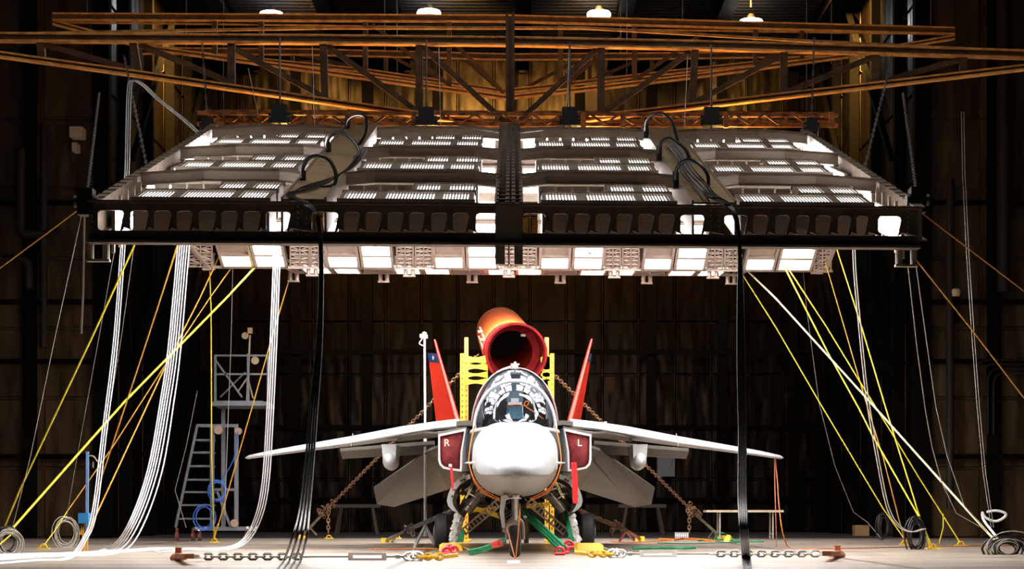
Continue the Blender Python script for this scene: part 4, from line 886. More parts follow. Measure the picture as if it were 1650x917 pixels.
# main landing gear, doors, machinery
M_bay = mat('gear bay machinery', (.08, .06, .045), .5, .5, var=.6, nscale=12)
M_wrap = mat('crumpled foil wrap', (.92, .90, .88), .45, .1, nscale=14, bump=1.0, dist=.1)
rnd = random.Random(3)
for sg in (-1, 1):
    def Q(px, py, Y): v = P(px, py, Y); return Vector((JX + sg * (-(v.x - JX)), v.y, v.z))
    outer = [(757, 764), (747, 767), (738, 772.5), (731, 779), (726, 787), (722, 797), (720, 807), (722, 815), (727, 821), (733, 825)]
    inn = [(758, 771), (749, 775), (742, 780), (736, 787), (732, 795), (729, 806), (730, 813), (733, 819), (736, 823), (738, 825)]
    a = MB(); yy = (28.9, 30.9); n = len(outer)
    rg = [[Q(*p, Y) if Y == yy[0] else Q(*p, yy[0]) + Vector((0, 2.0, 0)) for p in outer + inn[::-1]] for Y in yy]
    a.loft(rg); dr = a.build('main_gear_door', M_jet, jet, True, 30)
    for (x, y) in ((744, 775), (748, 773), (733, 790), (729, 800)): a = MB(); a.lathe([(.022, 0), (.022, .008)], Q(x, y, 28.89), (0, -1, 0), 8); a.build('door_rivet', M_dark, dr)
    # bay block
    a = MB(); a.hexa([Q(775, 790, 29.4), Q(741, 797, 29.4), Q(741, 797, 29.4) + Vector((0, 1.6, 0)), Q(775, 790, 29.4) + Vector((0, 1.6, 0)), Q(775, 765, 29.4), Q(748, 768, 29.4), Q(748, 768, 29.4) + Vector((0, 1.6, .1)), Q(775, 765, 29.4) + Vector((0, 1.6, .1))]); a.build('wheel_bay', M_bay, jet)
    # actuator cylinders
    a = MB(); a.cyl(Q(773, 797, 29.2), Q(752, 824, 29.2), .085, 14); a.cyl(Q(778, 790, 29.2), Q(770, 801, 29.2), .10, 14); a.build('hydraulic_actuator', mat('dark bronze cylinder', (.20, .16, .13), .35, .6), jet, True)
    # pipes
    for k in range(26):
        a = MB()
        x0 = rnd.uniform(746, 800); y0 = rnd.uniform(774, 806); x1 = x0 + rnd.uniform(-18, 18); y1 = y0 + rnd.uniform(-14, 16)
        y1 = min(y1, 822); Yk = rnd.uniform(28.4, 29.3)
        a.tube(smoothline([Q(x0, y0, Yk), Q((x0 + x1) / 2 + rnd.uniform(-4, 4), (y0 + y1) / 2 + rnd.uniform(-4, 4), Yk), Q(x1, y1, Yk)], 3), rnd.uniform(.008, .022), 5)
        a.build('hydraulic_pipe', M_bay, jet, True)
    a = MB()
    for k in range(8):
        x0 = rnd.uniform(748, 790); y0 = rnd.uniform(776, 800); a.tube([Q(x0, y0, 28.35), Q(x0 + rnd.uniform(-14, 14), y0 + rnd.uniform(-8, 10), 28.35)], rnd.uniform(.006, .014), 5)
    a.build('bright_fittings', M_alu, jet)
    a = MB(); a.bar(Q(763, 777, 28.6), Q(754, 797, 28.6), .05, .04); a.bar(Q(757, 793, 28.5), Q(750, 803, 28.5), .03); a.build('yellow_taped_hose', mat('pale yellow tape', (.75, .68, .25), .5, nscale=20, col2=(.3, .26, .1)), jet)
    # drag brace with lightening holes
    A, B = Q(806, 808, 28.6), Q(748, 857, 30.2); a = MB(); d = (B - A).normalized(); sd = d.cross(Vector((0, 1, 0))).normalized()
    for s_ in (-1, 1): a.bar(A + sd * .055 * s_, B + sd * .055 * s_, .03, .05, up=(0, 1, 0))
    N = 11
    for k in range(N + 1): c_ = lerp(A, B, k / N); a.bar(c_ - sd * .055, c_ + sd * .055, .03, .04, up=(0, 1, 0))
    a.build('drag_brace', M_alu2, jet)
    # leg, wrapped in foil
    a = MB(); a.tube([Q(757, 800, 30.4), Q(742, 830, 30.6), Q(732, 866, 30.7)], [.09, .085, .07], 12); lg = a.build('main_gear_leg', M_alu2, jet, True)
    a = MB(); pts = []; rr = []
    for k in range(12):
        t = k / 11; pts.append(lerp(Q(741, 830, 30.45), Q(730, 872, 30.5), t) + Vector((rnd.uniform(-.02, .02), 0, 0))); rr.append(.09 + rnd.uniform(-.02, .025))
    a.tube(pts, rr, 9); a.build('foil_wrap', M_wrap, lg)
    wc = Q(712, 860, 31.0); wc.z = .315
    a = MB(); a.lathe([(.12, -.11), (.20, -.12), (.27, -.115), (.305, -.085), (.315, -.04), (.315, .04), (.305, .085), (.27, .115), (.20, .12), (.12, .11)], wc, (1, 0, 0), 32); wh = a.build('main_wheel', M_rub, jet, True, 30)
    a = MB(); a.lathe([(.13, -.125), (.05, -.15), (.05, .15), (.13, .125)], wc, (1, 0, 0), 20); a.build('wheel_hub', M_alu2, wh, True)
    a = MB(); a.cyl(wc, Vector((Q(732, 866, 30.7).x, 31.0, .30)), .045, 10); a.build('axle', M_alu2, jet)
# nose gear
x0 = px_(830, 25.1)
a = MB(); a.tube([(x0, 25.2, .98), (x0, 25.15, .52)], [.055, .045], 12); a.build('nose_gear_leg', M_alu, jet, True)
a = MB(); a.cyl(P(831, 792, 24.9), P(831, 845, 24.9), .022, 10); a.lathe([(.01, 0), (.05, .02), (.05, .05), (.01, .09)], P(831, 804, 24.85), (0, 0, 1), 10); a.bar(P(822, 803, 24.9), P(840, 803, 24.9), .02); a.build('steering_rod', M_white, jet, True)
a = MB(); a.lathe([(.10, -.07), (.18, -.082), (.235, -.07), (.26, -.035), (.262, 0), (.26, .035), (.235, .07), (.18, .082), (.10, .07)], (x0, 25.2, .262), (1, 0, 0), 32); wh = a.build('nose_wheel', M_rub, jet, True, 30)
a = MB(); a.lathe([(.10, -.075), (.03, -.09), (.03, .09), (.10, .075)], (x0, 25.2, .262), (1, 0, 0), 16); a.build('wheel_hub', M_alu2, wh, True)
a = MB()
for s_ in (-1, 1): a.tube(smoothline([(x0 + s_ * .03, 25.12, .56), (x0 + s_ * .105, 25.14, .48), (x0 + s_ * .115, 25.2, .26)], 4), .028, 8)
a.tube(smoothline([P(838, 843, 24.85), P(826, 842, 24.85), P(817, 847, 24.85), P(814, 858, 24.85)], 4), .035, 8); a.build('wheel_fork', M_alu2, jet, True)
a = MB(); a.loft([[P(x, y, Y) for x, y in ((807, 800), (815, 797), (822, 803), (815, 806), (812, 825), (814, 850), (809, 851), (805, 826))] for Y in (24.6, 24.62)]); a.v = [Vector((v.x, v.y + (0 if i < 8 else .75), v.z)) for i, v in enumerate(a.v)]; a.build('nose_gear_door', M_jet, jet, True, 30)
a = MB()
for k in range(16):
    xa = rnd.uniform(806, 850); ya = rnd.uniform(798, 836); a.tube([P(xa, ya, 25.3), P(xa + rnd.uniform(-8, 8), min(840, ya + rnd.uniform(-10, 14)), 25.35)], rnd.uniform(.008, .03), 5)
a.build('nose_gear_linkage', M_bay, jet, True)
a = MB()
for (xa, ya, xb, yb) in ((817, 852, 830, 901), (838, 812, 835, 860), (835, 860, 831, 901), (838, 812, 838, 840)):
    a.tube([P(xa, ya, 24.7), P(xb, yb, 24.4)], .008, 5)
a.build('tie_cord', M_orange, jet)
# ================================================================= exhaust duct and its stands behind the aircraft
d = thing('exhaust_duct', 'large orange red round duct elbow standing open behind the cockpit', 'duct', P(830, 565, 38.5))
def tube_open(mb, c0, c1, r0, r1, th=.03, n=40):
    ax = (c1 - c0).normalized(); L = (c1 - c0).length
    mb2 = MB(); u = ax.cross(Vector((0, 0, 1))).normalized(); v = ax.cross(u); vs = []
    prof = [(r0, 0), (r1, L), (r1 - th, L), (r0 - th, 0)]
    for r, h in prof:
        for k in range(n):
            t = 2 * math.pi * k / n; vs.append(c0 + ax * h + u * math.cos(t) * r + v * math.sin(t) * r)
    fs = []
    for i in range(4):
        j = (i + 1) % 4
        for k in range(n): k2 = (k + 1) % n; fs.append((i * n + k, i * n + k2, j * n + k2, j * n + k))
    mb.add(vs, fs)
c0 = P(832, 570, 37.8); c1 = P(823, 565, 39.3)
a = MB(); tube_open(a, c0, c1, .645, .63); a.build('duct_mouth', M_duct2, d, True, 40)
a = MB(); tube_open(a, lerp(c0, c1, -.02), lerp(c0, c1, .04), .665, .665, .05); a.build('rim_flange', M_duct2, d, True, 40)
c2 = P(806.5, 534, 44.0)
a = MB(); tube_open(a, lerp(c0, c1, .85), c2, .635, .60); a.build('duct_pipe', M_duct, d, True, 40)
a = MB(); cc = lerp(c0, c1, .55); ax = (c1 - c0).normalized(); a.lathe([(.62, 0), (.62, .02), (.46, .02)], cc, ax, 36); a.v = a.v; 
a2 = MB(); tube_open(a2, cc + Vector((-.04, 0, 0)), cc + Vector((-.04, 0, 0)) + ax * .03, .63, .63, .165); a2.build('inner_ring', M_duct2, d, True, 40)
a = MB(); a.lathe([(.6, 0), (.6, .02)], lerp(c1, c2, .9), (c2 - c1), 30); a.build('damper_plate', M_blk, d)
a = MB()
for (px, py) in ((843, 541), (774, 535), (778, 548)): v = P(px, py, 38.3); a.box(v.x - .05, v.x + .05, v.y - .05, v.y + .1, v.z - .02, v.z + .03)
a.bar(P(773, 528, 40.0), P(786, 562, 38.8), .04, .05); a.bar(P(771, 542, 40.0), P(780, 566, 38.8), .03); a.build('clamp_straps', M_alu2, d)
for sg, lab, xs, xr in ((-1, 'left', 745, 751.5), (1, 'right', 889.5, 881)):
    t = thing('duct_support_frame', 'yellow perforated steel support frame on the %s of the orange duct' % lab, 'support frame', P(xs, 866, 38.5), 'yellow frames carrying the duct')
    for (px, py, Y) in ((xs, 570, 38.3), (xr, 544, 40.2)):
        a = MB(); p = P(px, py, Y); a.box(p.x - .045, p.x + .045, Y - .04, Y + .04, 0, p.z); m = M_yel if Y < 39 else mat('orange ochre paint', (.62, .27, .02), .5)
        for k in range(int(p.z / .12)): a.box(p.x - .016, p.x + .016, Y - .045, Y - .041, k * .12 + .04, k * .12 + .085)
        o = a.build('upright', m, t); o.data.materials.append(M_dark)
        for p_ in o.data.polygons[6:]: p_.material_index = 1
    for (ya, yb, Y) in ((576, 584, 38.3), (588, 594, 38.3), (602, 606, 39.4), (613, 618, 39.4)):
        xa, xb = (xs + 2, 786) if sg < 0 else (874, xs - 2)
        p, q = P(xa, ya, Y), P(xb, yb, Y); a = MB(); zz = (p.z, q.z); a.box(p.x, q.x, Y - .02, Y + .02, zz[1], zz[0])
        w_ = .22; 
        for (xx, s_) in ((p.x, 1), (q.x, -1)): a.poly([(xx, Y - .025, zz[1] - .05), (xx + s_ * w_, Y - .025, zz[1]), (xx + s_ * w_, Y - .025, zz[0]), (xx, Y - .025, zz[0] + .05)], (0, .03, 0))
        a.build('cross_arm', M_yel, t)
    a = MB(); a.bar(P(xr, 600, 40.1), P(xs, 640, 38.35), .05); a.build('diagonal_tie', M_yel, t)
    a = MB(); p = P(xs, 866, 38.3); a.box(p.x - .15, p.x + .15, 38.1, 40.4, 0, .04); a.build('foot_plate', M_yel, t)
t = thing('low_yellow_beam', 'yellow steel cradle beam seen between the landing gear legs', 'beam', P(790, 830, 37.2))
a = MB(); a.bar(P(742, 812, 37.2), P(812, 834, 37.2), .10, .10); a.bar(P(745, 826, 37.3), P(800, 818, 37.3), .06); a.bar(P(848, 816, 37.2), P(886, 812, 37.2), .09); a.build('cradle_bar', M_yel, t)
a = MB(); 
for px in (812, 848):
    p = P(px, 830, 37.2); a.box(p.x - .05, p.x + .05, 37.15, 37.25, 0, p.z + .05)
a.bar(P(812, 832, 37.2), P(848, 818, 37.2), .08); a.build('cradle_leg', M_dark, t)

# ================================================================= chains and tie-downs
def chain(name, label, A, B, m, link=.085, r=.012, sag=0.0, lumps=(), cat='chain', group=None, tail=None):
    A, B = Vector(A), Vector(B); L = (B - A).length; N = int(L / (link * .78)); mb = MB(); u = (B - A).normalized()
    s_ = u.cross(Vector((0, 1, 0.01))).normalized(); v_ = u.cross(s_)
    def lk(c, u, o, w_): mb.tube([c - u * link / 2 - o * w_ * .35, c - u * link * .3 - o * w_, c + u * link * .3 - o * w_, c + u * link / 2 - o * w_ * .35, c + u * link / 2 + o * w_ * .35, c + u * link * .3 + o * w_, c - u * link * .3 + o * w_, c - u * link / 2 + o * w_ * .35], r, 5, closed=True)
    for k in range(N):
        t = (k + .5) / N; c = lerp(A, B, t) - Vector((0, 0, sag * 4 * t * (1 - t))); lk(c, u, s_ if k % 2 else v_, link * .3)
    rn = random.Random(5)
    for (t0, n_, R) in lumps:
        for k in range(n_):
            c = lerp(A, B, t0) + Vector((rn.uniform(-R, R), rn.uniform(-.05, .05), rn.uniform(-R, R))) + u * rn.uniform(-.25, .25)
            d_ = Vector((rn.uniform(-1, 1), rn.uniform(-1, 1), rn.uniform(-1, 1))).normalized(); o_ = d_.cross(Vector((.3, .9, .2))).normalized(); lk(c, d_, o_, link * .3)
    if tail:
        t0, ln = tail; c = lerp(A, B, t0)
        for k in range(int(ln / (link * .78))): lk(c - Vector((0, 0, (k + .5) * link * .78)), Vector((0, 0, 1)), Vector((1, 0, 0)) if k % 2 else Vector((0, 1, 0)), link * .3)
    o = mb.build(name, m); return tag(o, label, cat, group)
chain('tie_down_chain', 'long rusty tie down chain running down left behind the wing to the floor', P(770, 572, 38.6), P(520, 828, 43.3), M_chain, .11, .013, lumps=[(.975, 26, .10)], tail=(.96, .62), group=None)
chain('tie_down_chain', 'long rusty tie down chain running down right behind the wing to the floor', P(892, 603, 38.6), P(1122, 830, 43.3), M_chain, .11, .013, lumps=[(.975, 26, .10)], tail=(.945, .62))
chain('tie_down_chain', 'short steel chain low on the left between main wheel and floor', P(727, 824, 31.2), P(652, 856, 36.0), M_chaing, .10, .015, lumps=[(.9, 10, .06)], tail=(.8, .22))
chain('tie_down_chain', 'short rusty chain low on the right between main wheel and floor', P(934, 823, 31.2), P(1010, 855, 36.0), M_chain, .10, .018, lumps=[(.75, 24, .06)], tail=(.65, .30))
def binder(label, A, B, m, legs_=()):
    t = thing('chain_tensioner', label, 'tensioner', B)
    a = MB(); a.cyl(A, lerp(A, B, .98), .035, 10); a.build('tension_rod', m, t, True)
    a = MB(); q = Vector(B); a.box(q.x - .10, q.x + .10, q.y - .08, q.y + .08, max(0, q.z - .08), q.z + .05); a.build('floor_anchor', M_yel, t)
    for (p, r) in legs_: a = MB(); a.bar(p, r, .035); a.build('lever', m, t)
binder('rod tensioner and yellow floor ring ending the long left chain', P(520, 828, 43.3), P(486, 865, 44.0), M_alu2, [(P(496, 847, 43.8), P(510, 862, 44))])
binder('rod tensioner and floor ring ending the long right chain', P(1122, 830, 43.3), P(1162, 866, 44.0), M_alu2, [(P(1150, 855, 43.8), P(1141, 868, 43.9)), (P(1152, 855, 43.8), P(1153, 866, 43.9))])
binder('rod tensioner with yellow anchor ending the short left chain', P(652, 856, 36.0), P(622, 871, 38.0), M_alu2, [(P(642, 861, 37), P(632, 873, 38))])
binder('red rod tensioner with yellow anchor ending the short right chain', P(1010, 855, 36.0), P(1031, 868, 40.0), mat('dark red iron', (.30, .05, .05), .5), [(P(1008, 858, 37), P(998, 872, 37.5)), (P(1010, 858, 38), P(1022, 871, 38.5))])

# floor tie-down lines on both sides
def ring_link(mb, c, L, W, r, ax=Vector((1, 0, 0)), o=Vector((0, 1, 0))):
    mb.tube([c + ax * L * .5 * math.cos(t) + o * W * .5 * math.sin(t) for t in [k * math.pi / 6 for k in range(12)]], r, 6, closed=True)
for sg, side in ((-1, 'left'), (1, 'right')):
    if sg < 0: ys = 897; cols = dict(a0=288, c0=318, c1=497, r1=565, b0=565, b1=619, r2=656, h=(656, 676), y0=676, y1=712)
    else: ys = 892.5; cols = dict(a0=1349, c0=1330, c1=1145, r1=1115, b0=1087, b1=1034, r2=1003, h=(1003, 985), y0=985, y1=950)
    def G(px, dy=0, z=.06): Y = (H - z) * F / (ys + dy - YH); return Vector(((px - CX) * Y / F, Y, z))
    t = thing('floor_anchor_hook', 'rusty iron pad eye with steel hook on the floor at far %s' % side, 'anchor', G(cols['a0'], 0, 0))
    a = MB(); c = G(cols['a0'], 0, .05); a.lathe([(.11, -.05), (.12, -.01), (.09, .03), (.05, .05)], c, (0, 0, 1), 12); a.box(c.x - .04, c.x + .04, c.y - .04, c.y + .04, c.z + .02, c.z + .12); a.bar(c, G(cols['a0'] + (-sg) * 17, -.5, .11), .11, .06)
    a.build('pad_eye', mat('rust brown iron', (.40, .13, .05), .6, nscale=20), t, True)
    a = MB(); c2_ = G(cols['a0'] - sg * 22, 0, .07); ring_link(a, c2_, .26, .13, .028); a.build('steel_hook', M_steel, t, True)
    chain('floor_chain', 'grey steel chain stretched along the floor, %s of the aircraft' % side, G(cols['c0']), G(cols['c1']), M_chaing, .12, .017)
    t = thing('turnbuckle', 'white turnbuckle with long rods on the floor, %s of the aircraft' % side, 'turnbuckle', G((cols['b0'] + cols['b1']) / 2, 0, 0))
    a = MB(); A, B = G(cols['b0']), G(cols['b1']); a.bar(A + Vector((0, 0, .035)), B + Vector((0, 0, .035)), .05, .03); a.bar(A - Vector((0, 0, .035)), B - Vector((0, 0, .035)), .05, .03); a.bar(A - Vector((0, 0, .05)), A + Vector((0, 0, .05)), .06); a.bar(B - Vector((0, 0, .05)), B + Vector((0, 0, .05)), .06); a.build('buckle_body', M_white, t)
    a = MB(); a.cyl(G(cols['c1']), A, .014, 8); a.cyl(B, G(cols['r2']), .016, 8); m_ = lerp(B, G(cols['r2']), .6); a.cyl(m_ - Vector((.03, 0, 0)), m_ + Vector((.03, 0, 0)), .028, 8); a.build('threaded_rod', M_chaing, t, True)
    t = thing('shackle_cluster', 'chunky grey steel shackle between turnbuckle and yellow links, %s side' % side, 'shackle', G((cols['h'][0] + cols['h'][1]) / 2, 0, 0))
    a = MB(); hc = G((cols['h'][0] + cols['h'][1]) / 2); ring_link(a, hc + Vector((.04 * sg, 0, .0)), .16, .11, .022, o=Vector((0, .4, .9))); ring_link(a, hc - Vector((.05 * sg, 0, 0)), .15, .12, .022, o=Vector((0, .4, .9))); a.build('shackle_bow', M_steel, t, True)
    a = MB(); a.cyl(hc + Vector((0, -.04, -.02)), hc + Vector((0, .05, .07)), .018, 8); a.build('shackle_pin', M_chaing, t)
    t = thing('yellow_load_link', 'yellow painted load links on the floor, %s of the nose wheel' % side, 'load link', G(cols['y0'], 0, 0))
    a = MB(); n_ = 4
    for k in range(n_): c = lerp(G(cols['y0']), G(cols['y1']), (k + .5) / n_); ring_link(a, c, .105, .09, .024, o=Vector((0, .5, .8)) if k % 2 else Vector((0, 1, .1)))
    a.build('yellow_link', M_yel, t, True)
    a = MB(); xx = G(cols['y1'] + (4 if sg < 0 else -4)); a.cyl(xx, xx + Vector((.18 * -sg, 0, .02)), .028, 8); a.build('yellow_bar', M_yel, t)
    # red shackles
    for i, (px, py, lab) in enumerate(((720, 899, 'lower'), (731, 893, 'upper'), (724, 885, 'rear')) if sg < 0 else ((902, 893, 'lower'), (909, 886, 'upper'), (917, 878, 'rear'))):
        Yk = 26.4 + i * .7; c = P(px, py, Yk); c.z = max(c.z, .06)
        t = thing('red_shackle', 'red bow shackle on the %s green sling, %s of three' % (side, lab), 'shackle', c, 'red shackles on the slings')
        a = MB(); ring_link(a, c, .12, .12, .026, o=Vector((0, .3, .95))); a.build('bow', M_shack, t, True)
        a = MB(); a.cyl(c + Vector((-.075, -.02, -.04)), c + Vector((.075, -.02, -.04)), .026, 10); a.build('pin', M_shack, t, True)
# green slings
def sling(label, A, B, w_, m=M_green, sag=.0):
    a = MB(); A, B = Vector(A), Vector(B); u = (B - A).normalized(); o = u.cross(Vector((0, 1, 0))).normalized()
    for j in (-1, 0, 1): a.tube([lerp(A, B, t) + o * w_ * j * lerp(1.0, .7, t) - Vector((0, 0, sag * 4 * t * (1 - t))) for t in [k / 8 for k in range(9)]], w_ * .62, 8)
    o_ = a.build('green_round_sling', m, None, True); return tag(o_, label, 'sling')
sling('green round sling rising from the left red shackles to the nose gear', P(756, 890, 26.6), P(812, 870, 25.6), .030, sag=.03)
sling('thick green round sling running from the right red shackles up under the belly', P(906, 884, 26.8), P(842, 822, 30.0), .045)
sling('short green sling strip on the right main gear leg', P(921, 872, 29.6), P(911, 825, 30.4), .028)
sling('short green sling strip on the left main gear leg', P(742, 872, 29.6), P(746, 856, 30.2), .03)
a = MB(); a.bar(P(796, 879, 25.6), P(806, 875, 25.5), .10, .08); tag(a.build('red_sling_sleeve', mat('bright red sleeve', (.75, .05, .03), .5)), 'bright red sleeve round the left green sling', 'sleeve')
# wheel chocks
for sg, side in ((-1, 'left'), (1, 'right')):
    x0, x1 = ((708, 746), (925, 972))[sg > 0]; Yc = 29.7
    A = P(x0, 889, Yc).x; B = P(x1, 889, Yc).x
    t = thing('wheel_chock', 'yellow wheel chock in front of the %s main wheel' % side, 'wheel chock', ((A + B) / 2, Yc, 0), 'yellow wheel chocks')
    a = MB(); a.loft([[Vector((x, Yc - .14, 0)), Vector((x, Yc + .16, 0)), Vector((x, Yc + .10, h_)), Vector((x, Yc - .06, h_))] for x, h_ in ((A, .10), (A + .05, .13), (B - .06, .13), (B, .09))]); a.build('chock_body', M_yel, t)
    a = MB(); a.tube(smoothline([(B, Yc, .05), (B + .08, Yc - .1, .03), (B + .16, Yc - .2, .012)], 4), .012, 5); a.build('pull_rope', M_gc, t)

# ================================================================= camera pole stand, platform tower, table
t = thing('pole_stand', 'tall white pole on a splayed tripod behind the left wing', 'stand', PF(685, 880))
b = PF(685, 880); Yp = b.y
a = MB(); a.tube([Vector((b.x, Yp, .18)), Vector((b.x, Yp, zr(700, Yp)))], .030, 10); a.tube([Vector((b.x, Yp, zr(700, Yp))), Vector((b.x - .01, Yp, zr(545, Yp)))], .022, 10); a.build('pole', M_white, t, True)
a = MB(); a.bar((b.x, Yp, .38), PF(668, 881, .02), .045); a.bar((b.x, Yp, .38), (b.x + .20, Yp - .25, .02), .045); a.bar((b.x, Yp, .38), (b.x + .18, Yp + .3, .1), .04); a.bar((b.x - .1, Yp, .2), (b.x + .22, Yp, .2), .02); a.build('tripod_leg', M_white, t)
a = MB(); v = P(684, 543, Yp); a.box(v.x - .07, v.x + .06, v.y - .05, v.y + .05, v.z - .03, v.z + .04); a.cyl(v + Vector((-.09, 0, .02)), v + Vector((-.05, 0, .02)), .035, 10); a.lathe([(.03, .04), (.05, .07), (.02, .10)], v, n=10); a.tube(smoothline([v + Vector((-.04, 0, -.03)), v + Vector((-.10, 0, -.12)), v + Vector((-.03, 0, -.17))], 4), .012, 5); a.build('sensor_head', M_white, t)
a = MB(); a.box(v.x - .3, v.x, Yp - .8, Yp - .4, 0, .05); a.build('base_plate', M_alu2, t)

TY = 40.0
tw = thing('platform_tower', 'grey wheeled access platform with ladder and railed cage behind the left ropes', 'access platform', PF(345, 872))
def TP(px, py, dy=0): return P(px, py, TY + dy)
m = mat('grey galvanised steel', (.17, .18, .20), .45, .5, var=.2)
a = MB()
for (px, y0, y1, dy) in ((342, 684, 853, 0), (381, 684, 853, 0), (342, 684, 853, .9), (381, 684, 853, .9), (360, 655, 853, .5)): a.bar(TP(px, y0, dy), TP(px, y1, dy), .085)
a.bar(TP(317, 686), TP(384, 686), .07); a.bar(TP(342, 789), TP(381, 789), .06); a.build('mast_frame', m, tw)
a = MB(); a.bar(TP(315, 852), TP(405, 852), .09); a.bar(TP(315, 852, 1), TP(405, 852, 1), .09); a.bar(TP(315, 852), TP(315, 852, 1), .08); a.bar(TP(405, 852), TP(405, 852, 1), .08); a.build('base_frame', m, tw)
a = MB(); a.bar(TP(350, 792), TP(372, 850), .05); a.bar(TP(345, 700), TP(341, 790), .04); a.build('brace', m, tw)
for dx, dy in ((0, 0), (0, .55)):
    a = MB(); a.bar(TP(318, 686, dy), TP(283, 850, dy), .055); a.build('ladder_rail', m, tw)
for k, y in enumerate((709, 729, 751, 773, 793, 814, 836)):
    a = MB(); xl_ = 318 - (y - 686) * .213; a.box(TP(xl_, y).x, TP(341, y).x, TY, TY + .55, TP(0, y).z - .02, TP(0, y).z + .02); a.build('ladder_step', m, tw)
a = MB(); p, q = TP(344, 644), TP(433, 655); a.box(p.x, q.x, TY - .3, TY + 1.0, q.z, q.z + .09); a.box(p.x + .1, q.x - .1, TY - .3, TY + 1.0, q.z + .09, q.z + .11); a.build('platform_deck', m, tw)
a = MB()
for (px, y0, y1, dy) in ((347, 573, 648, -.28), (432, 573, 648, -.28), (347, 573, 648, .95), (432, 573, 648, .95), (400, 570, 648, -.28)): a.bar(TP(px, y0, dy), TP(px, y1, dy), .05)
for y in (573, 603):
    for dy in (-.28, .95): a.bar(TP(347, y, dy), TP(432, y, dy), .04)
a.bar(TP(347, y := 573, -.28), TP(347, 573, .95), .04); a.bar(TP(347, 580, -.28), TP(390, 640, -.28), .04); a.bar(TP(355, 640, .9), TP(395, 600, .9), .03); a.build('cage_rail', m, tw)
for (px, py, r) in ((352, 693, .10), (384, 695, .08), (378, 843, .09)): a = MB(); v = TP(px, py, -.06); a.lathe([(r, -.04), (r, .04)], v, (0, 1, 0), 14); a.build('cable_pulley', mat('brown pulley', (.3, .2, .15), .5), tw, True)
for (px) in (311, 322, 398, 285):
    a = MB(); v = TP(px, 0); a.lathe([(.10, -.03), (.10, .03)], (v.x, TY, .11), (1, 0, 0), 14); a.bar((v.x, TY, .12), (v.x, TY, .30), .05); a.build('caster_wheel', mat('dark red caster', (.16, .04, .03), .5), tw, True)
for px in (315, 397):
    v = TP(px, 852, -.05); a = MB()
    for i in range(5):
        for j in range(2):
            if (i + j) % 2: a.box(v.x + i * .05, v.x + i * .05 + .05, v.y - .01, v.y, v.z - .05 + j * .05, v.z + j * .05)
    a.build('checker_marking', M_white, tw)
fl = thing('floodlight_tripod', 'slim tripod with small lamps standing in the cage of the access platform', 'tripod', TP(400, 648))
a = MB(); a.bar(TP(403, 540), TP(398, 645), .035); a.build('mast', M_alu, fl)
for (x_, y_) in ((383, 632), (408, 642), (398, 646)): a = MB(); a.bar(TP(399, 608), TP(x_, y_), .03); a.build('tripod_leg', M_alu2, fl)
a = MB(); v = TP(403, 534); a.box(v.x - .05, v.x + .05, v.y - .05, v.y + .05, v.z - .05, v.z + .08); v = TP(395, 541); a.lathe([(.08, 0), (.05, .08)], v, (0, 1, 0), 12); v = TP(411, 581); a.lathe([(.09, 0), (.06, .08)], v, (0, 1, 0), 12); a.build('lamp_head', mat('dim tan lamp', (.35, .25, .15), .5), fl, True)
def coil(name, label, c, R, n_, r, m, ax=(0, 1, 0), el=1.3, cat='coil', seed=1, spread=.15):
    rn = random.Random(seed); c = Vector(c); pts = []
    for k in range(n_ * 16 + 1):
        t = k / 16 * 2 * math.pi; lp = k / 16
        rr = R * (1 + spread * math.sin(lp * 2.3 + seed)); pts.append(c + Vector((math.cos(t) * rr + .12 * R * math.sin(lp * 1.7), .08 * math.sin(lp * 3.1) + (.10 * math.cos(t) if ax[2] == 0 else 0), 0)) + (Vector((0, 0, math.sin(t) * rr * el)) if ax[2] == 0 else Vector((0, math.sin(t) * rr * el, .03 * math.sin(lp * 3) + .03))))
    a = MB(); a.tube(pts, r, 5); o = a.build(name, m, None, True, 80); return tag(o, label, cat)
v = TP(350, 791, -.15); coil('hose_coil', 'upper blue hose coil hanging on the access platform', v, .17, 5, .011, M_blueh, seed=2)
v = TP(329, 834, -.15); coil('hose_coil', 'lower blue hose coil hanging on the access platform', v, .20, 5, .011, M_blueh, seed=5)
cable('blue_hose', 'blue hose running from upper coil up the platform mast', [TP(352, 780, -.2), TP(366, 760, -.2), TP(378, 735, -.2), TP(382, 705, -.2), TP(383, 696, -.2)], .012, M_blueh, 'hose')
# blue sensor stand at the left
t = thing('blue_sensor_stand', 'thin blue pole stand with yellow foot between the left ropes', 'stand', PF(137, 891))
b = PF(137, 891); Yp = b.y
a = MB(); a.bar((b.x + .03, Yp, .2), P(141, 728, Yp), .04); a.build('pole', mat('light blue paint', (.15, .30, .55), .4), t)
a = MB(); a.tube(smoothline([P(141, 735, Yp), P(150, 735, Yp), P(157, 744, Yp)], 4), .014, 5); a.bar(P(150, 744, Yp), P(150, 754, Yp), .02); a.build('arm', M_alu2, t)
a = MB(); v = P(136, 835, Yp); a.box(v.x - .08, v.x + .08, v.y - .08, v.y + .08, v.z - .08, v.z + .08); a.build('blue_box', mat('blue box paint', (.03, .22, .5), .4), t)
a = MB(); a.bar(P(134, 843, Yp), P(134, 891, Yp), .03); a.bar(P(140, 843, Yp), P(140, 890, Yp), .03); a.bar(P(135, 843, Yp), P(130, 862, Yp), .03); a.build('yellow_foot', mat('amber paint', (.75, .35, .03), .5), t)
